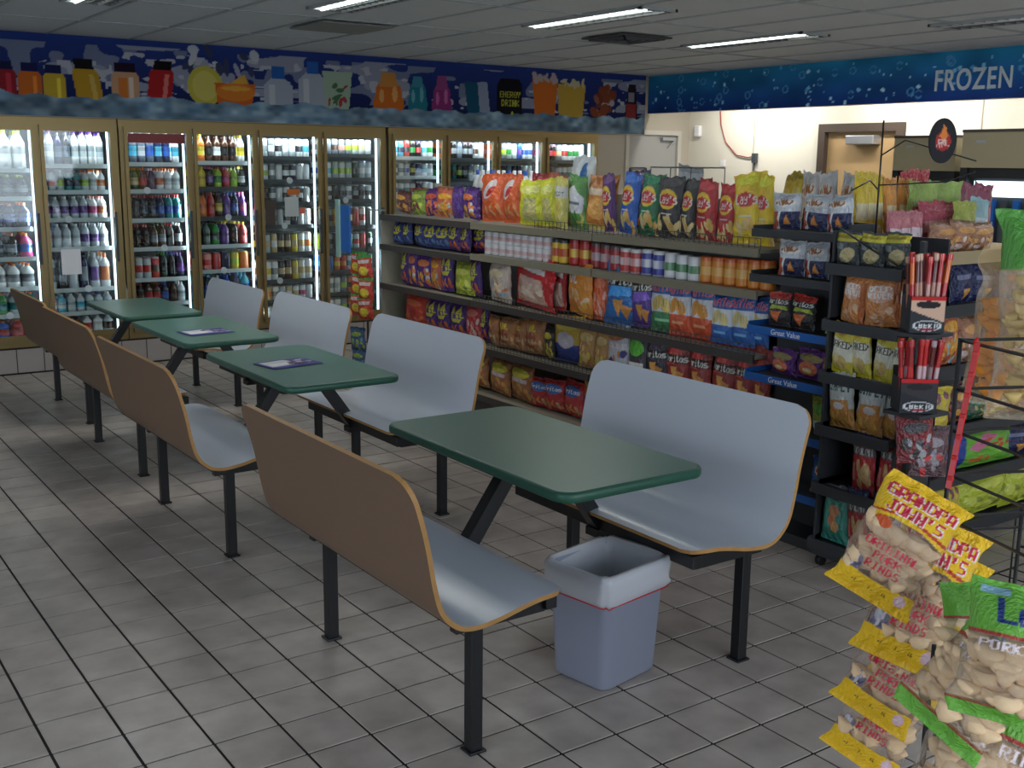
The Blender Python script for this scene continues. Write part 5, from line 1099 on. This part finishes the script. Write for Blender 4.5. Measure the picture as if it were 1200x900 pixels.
bs = MB().box(2.93, 3.10, -.72, -.57, 1.058, 1.072).box(2.92, 3.10, -.73, -.57, .758, .772).box(3.08, 3.10, -.58, -.56, 0, 1.40).box(2.98, 3.12, -.66, -.54, 0, .02).build('box_stand', 'blackplastic'); tag(bs, 'black post stand carrying the two boxes of meat sticks', 'stand')
rs_ = Cv(30, 30, (36, 36, 40), (-1, 1, -1, 1)); rs_.ring(0, 0, .8, .7, .12, (176, 176, 180)); rs_.rect(-.8, .8, -.18, .2, (36, 36, 40)); rs_.text('OBERTO', -.74, .74, -.14, .18, (206, 206, 206), bold=.4)
o_ = mobj('round_sign', panel_mesh('round_sign', rs_, 'y', 0, 'poster2', .006), None, (2.985, -.62, .43), (0, 0, math.radians(-38))); o_.scale = (.055, 1, .055); tag(o_, 'small black sign with a grey ring, below the meat stick boxes', 'sign')
for k, (px, py, pz, lb) in enumerate(((3.05, -.64, .56, 'upper'), (3.10, -.66, .50, 'middle'), (3.03, -.63, .27, 'lower'))):
    DES['jerk%d' % k] = [lambda: d_mix((130, 26, 34), [(60, 56, 60), (176, 176, 180)], 5), lambda: d_mix((96, 60, 66), [(150, 140, 146), (206, 60, 60)], 6), lambda: d_mix((110, 50, 70), [(180, 170, 176), (100, 70, 130)], 7)][k]
    o = mobj('jerky_bag', bagm('jerk%d' % k), None, (px, py, pz), (0, .1*(k-1), -.65)); o.scale = (.15, .04, .20); tag(o, 'dark red jerky bag hanging below the meat stick boxes, %s one' % lb, 'jerky bag', 'hanging jerky bags')

# ================================================================ END DISPLAY facing the camera side
ed = empty('end_display', (4.0, 0, 0)); tag(ed, 'end shelving unit with tan top shelf, facing the camera side', 'shelving unit')
def eb(name, m, x0, x1, y0, y1, z0, z1, parent=ed, bev=0): 
    return boxo(name, m, x0-4.0, x1-4.0, y0, y1, z0, z1, parent, bev)
eb('back_panel', 'gondback', 3.45, 4.75, .28, .31, 0, 1.36)
for z, m, mm in ((1.30, 'cardtan', 'tan'), (1.07, 'blackplastic', ''), (.80, 'blackplastic', ''), (.52, 'blackplastic', ''), (.29, 'blackplastic', ''), (.04, 'blackplastic', '')):
    s_ = eb('shelf', m, 3.45, 4.75, -.30, .28, z-.016, z-.004); boxo('shelf_lip', m, -.55, .75, -.315, -.30, z-.035, z+.02, s_)
for x in (3.45, 4.74): eb('side_panel', 'blackplastic', x, x+.012, -.25, .28, 0, 1.25)
# bars, pouches and sticks piled on its top
TOPS = [('yellow bar packet', (232, 200, 40), (236, 226, 180), 3.436, 0.0, 1.647, 0.076, 3), ('orange bar packet', (226, 150, 60), (240, 220, 170), 3.659, 0.0, 1.629, 0.083, 2), ('red pouch', (176, 50, 60), (224, 150, 150), 3.866, 0.06, 1.663, 0.096, 2), ('pink and white pouch', (206, 120, 130), (236, 214, 220), 3.408, -0.2, 1.49, 0.086, 3), ('dark pink pouch', (170, 60, 80), (222, 150, 160), 3.74, -0.15, 1.528, 0.126, 2), ('green topped pouch', (150, 176, 84), (176, 60, 70), 3.784, -0.06, 1.615, 0.178, 2), ('olive pouch', (160, 170, 70), (96, 90, 50), 3.905, -0.2, 1.528, 0.155, 1), ('pale blue pouch', (150, 190, 200), (206, 222, 226), 4.044, -0.18, 1.541, 0.12, 1), ('tall plum packet', (136, 56, 84), (176, 96, 120), 4.065, 0.0, 1.602, 0.108, 4)]
for ph, c1, c2, x, y, ztop, w_, n in TOPS:
    DES[ph] = (lambda c1=c1, c2=c2: (lambda cv: (cv.rect(.1, .9, .42, .62, c2), cv.ell(.5, .22, .3, .12, c2), cv)[-1])(base(c1)))
    for k in range(n):
        o = mobj('snack_packet', bagm(ph), None, (x+k*w_, y+.01*k, 1.302), (-.08, R.uniform(-.05, .12), R.uniform(-.3, .0))); o.scale = (w_*1.12, .035, ztop-1.302)
        tag(o, ph+(', %s of %s,' % (ORD[k], ['one', 'two', 'three', 'four'][n-1]) if n > 1 else '')+' on top of the end display', 'snack packet', 'packets on the end display')

# ================================================================ MACHINES BY THE CREAM WALL
def machine(x0, x1, y0, y1, ztop, label, dark_gap):
    root = empty('drinks_machine', ((x0+x1)/2, (y0+y1)/2, 0)); tag(root, label, 'machine', 'tan topped machines by the cream wall')
    ox, oy = -(x0+x1)/2, -(y0+y1)/2
    B = lambda n, m, a, b, c, d, e, f, p=root: boxo(n, m, a+ox, b+ox, c+oy, d+oy, e, f, p)
    B('cabinet', 'darkedge', x0+.08, x1, y0, y1, 0, ztop-.32); B('header_panel', 'tanmetal', x0, x1, y0, y1, ztop-.28, ztop-.01); B('top_trim', 'brownframe', x0-.005, x1, y0-.005, y1+.005, ztop-.01, ztop+.012)
    B('header_gap', 'black', x0+.02, x1, y0+.01, y1-.01, ztop-.36, ztop-.28)
    B('light_box', 'cooltube', x0+.05, x0+.08, y0+.06, y1-.10, ztop-.50, ztop-.38)
    for k in range(5): B('slat', 'bluestrip' if k % 2 else 'darkedge', x0+.03, x0+.06, y0+.10+k*.1, y0+.15+k*.1, ztop-1.0, ztop-.52)
    B('side_frame', 'black', x0, x0+.09, y1-.06, y1, 0, ztop-.28); B('side_frame', 'black', x0, x0+.09, y0, y0+.06, 0, ztop-.28)
    MB().box(x0-.002+ox, x0+ox, y1-.2+oy, y1-.12+oy, ztop-.09, ztop-.07).build('badge', 'silver', root)
machine(7.70, 8.30, 2.40, 3.0, 1.925, 'tan topped machine with dark side, nearest the wooden door', 1)
machine(7.40, 8.28, 1.45, 2.15, 1.955, 'larger tan topped machine beyond the green header bag', 1)
# cord on the cream wall
cd = MB().tube([(8.325, 5.72, 2.25), (8.325, 5.70, 2.10), (8.325, 5.62, 1.92), (8.325, 5.45, 1.78), (8.325, 5.28, 1.755), (8.325, 5.19, 1.77)], .007, 6).build('red_cord', 'cordred'); tag(cd, 'thin red cord looping down the cream wall to a plug', 'cord')
ol = MB().box(8.30, 8.34, 5.15, 5.21, 1.70, 1.80, 0, .006).build('wall_outlet', 'darkedge'); tag(ol, 'small dark outlet on the cream wall', 'outlet')
cd2 = MB().tube([(8.325, 5.185, 1.72), (8.325, 5.20, 1.55), (8.325, 5.20, .9)], .008, 6).build('power_cord', 'darkedge', ol)
ch = MB().box(8.29, 8.34, 6.0, 6.08, 1.98, 2.10, 0, .01).build('door_chime', 'white'); tag(ch, 'small white door sensor on the cream wall', 'sensor')
tg = MB().box(8.325, 8.335, 5.62, 5.68, 1.66, 1.73).build('paper_tag', 'white'); tag(tg, 'small white paper scrap on the cream wall', 'paper')
# wire basket standing on the rack's top
wk = MB(); 
for zz in (1.50, 1.66): wk.tube([(3.40, 1.02, zz), (3.40, 1.32, zz), (3.64, 1.32, zz), (3.64, 1.02, zz), (3.40, 1.02, zz)], .004, 5)
for (x, y) in ((3.40, 1.02), (3.40, 1.32), (3.64, 1.32), (3.64, 1.02), (3.40, 1.17)): wk.tube([(x, y, 1.305), (x, y, 1.66)], .003, 5)
wk = wk.build('wire_basket', 'wire'); tag(wk, 'small wire basket on top of the long rack', 'basket')
# ================================================================ FOREGROUND WIRE RACK AND PORK RINDS
CP = Vector((-0.593, -3.125, 1.6745))
def fg_design(kind):
    W, H = 78, 112
    if kind == 'john':
        Y = (246, 196, 24); RC = (206, 30, 66)
        cv = Cv(W, H, Y)
        cv.rect(0, 1, .17, .66, (232, 190, 160), clear=.88)
        cv.poly([(0, .66), (.0, .60), (.45, .70), (1, .60), (1, .68)], Y, clear=0); cv.rect(0, 1, .67, 1, Y, clear=0)
        cv.poly([(0, .655), (0, .67), (.45, .735), (1, .665), (1, .64), (.45, .71)], (200, 60, 40), clear=0)
        cv.text('GRANDPA', .07, .93, .815, .915, (250, 240, 240), bold=1.5); cv.text('GRANDPA', .075, .925, .82, .91, RC, bold=.8)
        cv.text("JOHN'S", .14, .86, .70, .80, (250, 240, 240), bold=1.5); cv.text("JOHN'S", .145, .855, .705, .795, RC, bold=.8)
        for t_, a, b, y0, y1 in (('ORIGINAL', .14, .84, .40, .465), ('PORK', .30, .66, .32, .385), ('RINDS', .26, .70, .24, .305)):
            cv.text(t_, a, b, y0, y1, RC, bold=.7, clear=0)
        cv.ell(.15, .22, .11, .08, (126, 120, 140), clear=0); cv.ell(.12, .26, .05, .04, (190, 188, 200), clear=0); cv.speck(.06, .24, .16, .29, [(90, 84, 110), (210, 206, 216)], 8, 2, .03, .02)
        cv.rect(0, 1, 0, .17, Y, clear=0); cv.poly([(0, .14), (.0, .19), (.5, .155), (1, .19), (1, .14)], Y, clear=0)
        cv.ell(.84, .12, .07, .045, (236, 190, 206), clear=0); cv.ell(.84, .12, .045, .028, (240, 210, 220), clear=0)
        cv.text('NET WT 1.75 OZ', .2, .7, .085, .115, (96, 70, 20), clear=0); cv.cl[cv.X*0 > 1] = 0
        cv.ell(.20, .6, .12, .05, (222, 90, 40), clear=.1)
        return cv, [(0, 1)]
    if kind in ('lee', 'plain'):
        Gc = (108, 176, 62); cv = Cv(W, H, Gc)
        cv.rect(0, 1, .10, .62, (226, 190, 150), clear=.88)
        cv.rect(0, 1, .62, 1, Gc, clear=0); cv.rect(0, 1, .60, .63, (170, 60, 50), clear=0)
        cv.text("Lee's", .22, .92, .70, .88, (24, 50, 120), bold=1); cv.rect(.08, .3, .90, .95, (150, 190, 214))
        cv.text('PORK RINDS', .1, .95, .50, .575, (236, 220, 226), bold=.8, clear=0); cv.rect(0, 1, 0, .095, Gc, clear=0); cv.rect(0, 1, .095, .112, (150, 70, 50), clear=0)
        if kind == 'plain': cv.rect(0, 1, .63, 1, Gc, clear=0); cv.rect(0, 1, .45, .6, Gc, clear=.9)
        cv.speck(.3, .9, .16, .26, [(180, 196, 216), (60, 80, 140)], 6, 3, .05, .03)
        return cv, None
    hd = (84, 152, 60) if kind == 'chip' else (240, 190, 90)
    cv = Cv(W, H, hd); cv.rect(0, 1, 0, .72, (240, 206, 150), clear=.85); cv.rect(0, 1, .72, 1, hd, clear=0 if kind == 'chip' else .8); cv.rect(.45, .95, .76, .86, (200, 214, 200)); cv.rect(.48, .92, .34, .64, (196, 196, 196), clear=0)
    for k in range(6): cv.rect(.52, .88, .37+k*.045, .385+k*.045, (130, 130, 130), clear=0)
    cv.rect(.5, .95, .08, .2, (214, 214, 222), clear=0); return cv, None
FG = {}
def rind_mesh(seed, name='rind'):
    bm = bmesh.new(); bmesh.ops.create_icosphere(bm, subdivisions=2, radius=1)
    q = random.Random(seed); f1, f2, f3 = [q.uniform(1.5, 3.2) for _ in range(3)]; ph = q.uniform(0, 6)
    for v in bm.verts:
        c = v.co.copy(); k = 1+.20*math.sin(f1*c.x+ph)*math.cos(f2*c.y)+.10*math.sin(f3*c.z*2+ph)
        c = Vector((c.x*k*1.25, c.y*k, c.z*k*.9)); c.z += .4*c.x*c.x-.2; v.co = c
    for f in bm.faces: f.smooth = True
    me = bpy.data.meshes.new(name); bm.to_mesh(me); bm.free(); return me
RM = {'rind': [], 'puff': [], 'chip': []}
for k in range(4):
    for m in RM:
        me = rind_mesh(10+k); me.materials.append(MT[m]); RM[m].append(me)
def fg_bag(kind, loc, rot, w_, h, th, label, fill='rind', n=26, zr=(.17, .66), name='pork_rind_bag', cat='bag'):
    if kind not in FG:
        cv, _ = fg_design(kind); FG[kind] = bag_mesh(name, cv, 3+len(FG), 1, .08, 'film', .04)
    o = mobj(name, FG[kind], None, loc, rot); o.scale = (w_, th, h)
    tag(o, label, cat, 'big clear bags in the foreground')
    q = random.Random(int(h*1e4)+len(label))
    for k in range(n):
        u = q.uniform(-.36, .36); v = q.uniform(zr[0]+.03, zr[1]-.02)
        r = q.uniform(.012, .0165) if fill == 'rind' else q.uniform(.0105, .0145)
        c = mobj({'rind': 'pork_rind', 'puff': 'cheese_puff', 'chip': 'crisp'}[fill], RM[fill][k % 4], o)
        edge = max(.25, 1-abs(u*2)**2.2)
        c.location = (u, -.33*edge+q.uniform(0, .3), v); c.rotation_euler = (q.uniform(0, 6), q.uniform(0, 6), q.uniform(0, 6))
        # undo the bag's own scale so pieces keep their size
        c.rotation_mode = 'XYZ'
        c.delta_scale = (1, 1, 1)
        Rm = c.rotation_euler.to_matrix().to_4x4()
        c.matrix_parent_inverse = Matrix.Identity(4)
        # bake an unsheared placement: scale only along the bag's axes is allowed, so use spherical-ish factors
        c.rotation_euler = (0, q.uniform(-.0, .0), 0)
        c.scale = (r/w_*q.uniform(.9, 1.3), r/th, r/h*q.uniform(.8, 1.2))
    return o
FGB=[('john', (1.096, -2.009, 1.116), (0.989, -1.967, 0.921), 0.155, 0.075, 0.0, 'pork rind bag hanging from the red strip, frontmost, yellow header fully visible', {'n': 30}),
 ('john', (1.175, -2.0, 1.039), (1.054, -1.985, 0.79), 0.155, 0.075, 0.15, 'second pork rind bag behind the frontmost one, its header half hidden', {'n': 30}),
 ('john', (1.29, -1.946, 0.941), (1.167, -1.939, 0.689), 0.15, 0.055, 0.25, 'third pork rind bag in the hanging bunch, mostly hidden', {'n': 16}),
 ('john', (1.177, -1.98, 0.861), (1.049, -1.945, 0.666), 0.15, 0.055, 0.0, 'fourth pork rind bag, low in the bunch and tilted', {'n': 16}),
 ('john', (1.195, -1.952, 0.75), (1.06, -1.922, 0.557), 0.15, 0.055, -0.1, 'lowest pork rind bag of the hanging bunch', {'n': 20}),
 ('lee', (0.887, -2.333, 1.084), (0.816, -2.359, 0.903), 0.19, 0.09, 0.0, 'green headed pork rind bag lying upper in the wire basket', {'n': 34, 'fill': 'rind'}),
 ('lee', (1.018, -2.266, 0.988), (0.879, -2.192, 0.801), 0.16, 0.08, -0.1, 'green edged pork rind bag leaning out of the basket corner', {'n': 30}),
 ('lee', (1.062, -2.223, 0.869), (0.918, -2.223, 0.623), 0.21, 0.08, 0.1, 'green edged pork rind bag at the bottom of the basket', {'n': 30}),
 ('plain', (1.062, -2.11, 0.984), (1.025, -2.158, 0.845), 0.085, 0.04, 0.2, 'small green header bag standing behind the pork rinds', {'n': 6}),
 ('puff', (1.57, -1.881, 1.517), (1.525, -1.888, 1.19), 0.2, 0.1, 0.1, 'big clear bag of orange cheese puffs', {'n': 60}),
 ('chip', (1.416, -2.008, 1.6), (1.384, -2.046, 1.211), 0.205, 0.11, 0.0, 'big clear bag of pale crisps with green header', {'n': 60})]
for kind, a, b, w_, th, turn, label, kw in FGB:
    a, b = Vector(a), Vector(b); z = (a-b).normalized(); h = (a-b).length
    y = Vector((.84, .54, -.18)).normalized(); y = (y-z*y.dot(z)).normalized(); x = y.cross(z)
    m_ = Matrix((x, y, z)).transposed() @ Matrix.Rotation(turn, 3, 'Z')
    fill = {'puff': 'puff', 'chip': 'chip'}.get(kind, 'rind')
    fg_bag(kind, b, m_.to_euler(), w_, h, th, label, fill=fill, n=int(kw.get('n', 26)*2.2), zr=(.17, .66) if kind == 'john' else ((.12, .6) if kind in ('lee', 'plain') else (.05, .70)),
           name={'puff': 'cheese_puff_bag', 'chip': 'crisp_bag'}.get(kind, 'pork_rind_bag'))
# red strip with clips
a, b = Vector((1.137, -2.046, 1.38)), Vector((1.080, -2.052, 1.132))
rs2 = MB().bar(a, b, .003, .010).build('clip_strip', 'redstrip'); tag(rs2, 'red plastic clip strip holding the pork rind bags', 'clip strip')
for k in range(7):
    p = a.lerp(b, (k+.5)/7); MB().box(p.x-.004, p.x+.001, p.y-.007, p.y+.004, p.z-.004, p.z+.004, 0, .001).build('clip', 'redstrip', rs2)
MB().bar(a+Vector((.01, .01, .004)), a+Vector((.03, .02, -.025)), .012, .004).build('hook', 'redstrip', rs2)
# black wire merchandiser
wr_ = empty('wire_rack', (1.35, -2.05, 0)); tag(wr_, 'black wire floor rack in the foreground holding big clear bags', 'wire rack')
def wv(*pts): return [tuple(Vector(p)-Vector((1.35, -2.05, 0))) for p in pts]
A1, A2, A3 = (1.165, -1.995), (1.60, -2.20), (1.03, -2.37)
for nm, (x, y), zt in (('post', A1, 1.38), ('post', A2, 1.50), ('post', A3, 1.40)):
    MB().tube(wv((x, y, 0), (x, y, zt)), .0045, 6).build(nm, 'wireblk', wr_)
MB().tube(wv((1.46, -1.975, 0), (1.46, -1.975, 1.02)), .0045, 6).build('post', 'wireblk', wr_)
MB().tube(wv((.956, -2.132, .0), (.956, -2.132, .905)), .004, 6).build('post', 'wireblk', wr_)
for z in (1.376, 1.288, 1.212, 1.13, 1.05):
    MB().tube(wv((*A2, z), (*A1, z), (*A3, z)), .0032, 5).build('side_wire', 'wireblk', wr_)
for z0 in (.62, .30, .06):
    bk = MB()
    for dz in (0, .10, .2):
        bk.tube(wv((.956, -2.132, z0+dz), (1.46, -1.975, z0+dz), (*A2, z0+dz), (*A3, z0+dz), (.956, -2.132, z0+dz)), .0028, 5)
    for k in range(8):
        f = k/7; p0 = Vector((.956, -2.132, 0)).lerp(Vector((1.46, -1.975, 0)), f); p1 = Vector((*A3, 0)).lerp(Vector((*A2, 0)), f)
        bk.tube(wv((p0.x, p0.y, z0+.2), (p0.x, p0.y, z0), (p1.x, p1.y, z0), (p1.x, p1.y, z0+.2)), .0022, 5)
    bk.build('basket', 'wireblk', wr_)
MB().tube(wv((1.46, -1.975, .93), (1.60, -2.2, .93), (1.03, -2.37, .93)), .003, 5).tube(wv((1.46, -1.975, .97), (1.30, -1.93, .98), (1.165, -1.995, .98)), .003, 5).build('side_wire', 'wireblk', wr_)
# second wire stand behind, near the end display
w2 = empty('wire_stand', (3.45, -.95, 0)); tag(w2, 'low black wire stand on the floor before the end display', 'wire stand')
s_ = MB()
for k in range(7): s_.tube([(-.25+k*.1, -.14, .09), (-.25+k*.1, .14, .09)], .003, 5)
for yy in (-.14, .14): s_.tube([(-.25, yy, .09), (.35, yy, .09)], .004, 5)
s_.build('wire_deck', 'wireblk', w2)
for (x, y) in ((-.25, -.14), (.35, -.14), (.35, .14), (-.25, .14), (.05, .14)): MB().tube([(x, y, 0), (x, y, .30)], .004, 5).build('leg', 'wireblk', w2)
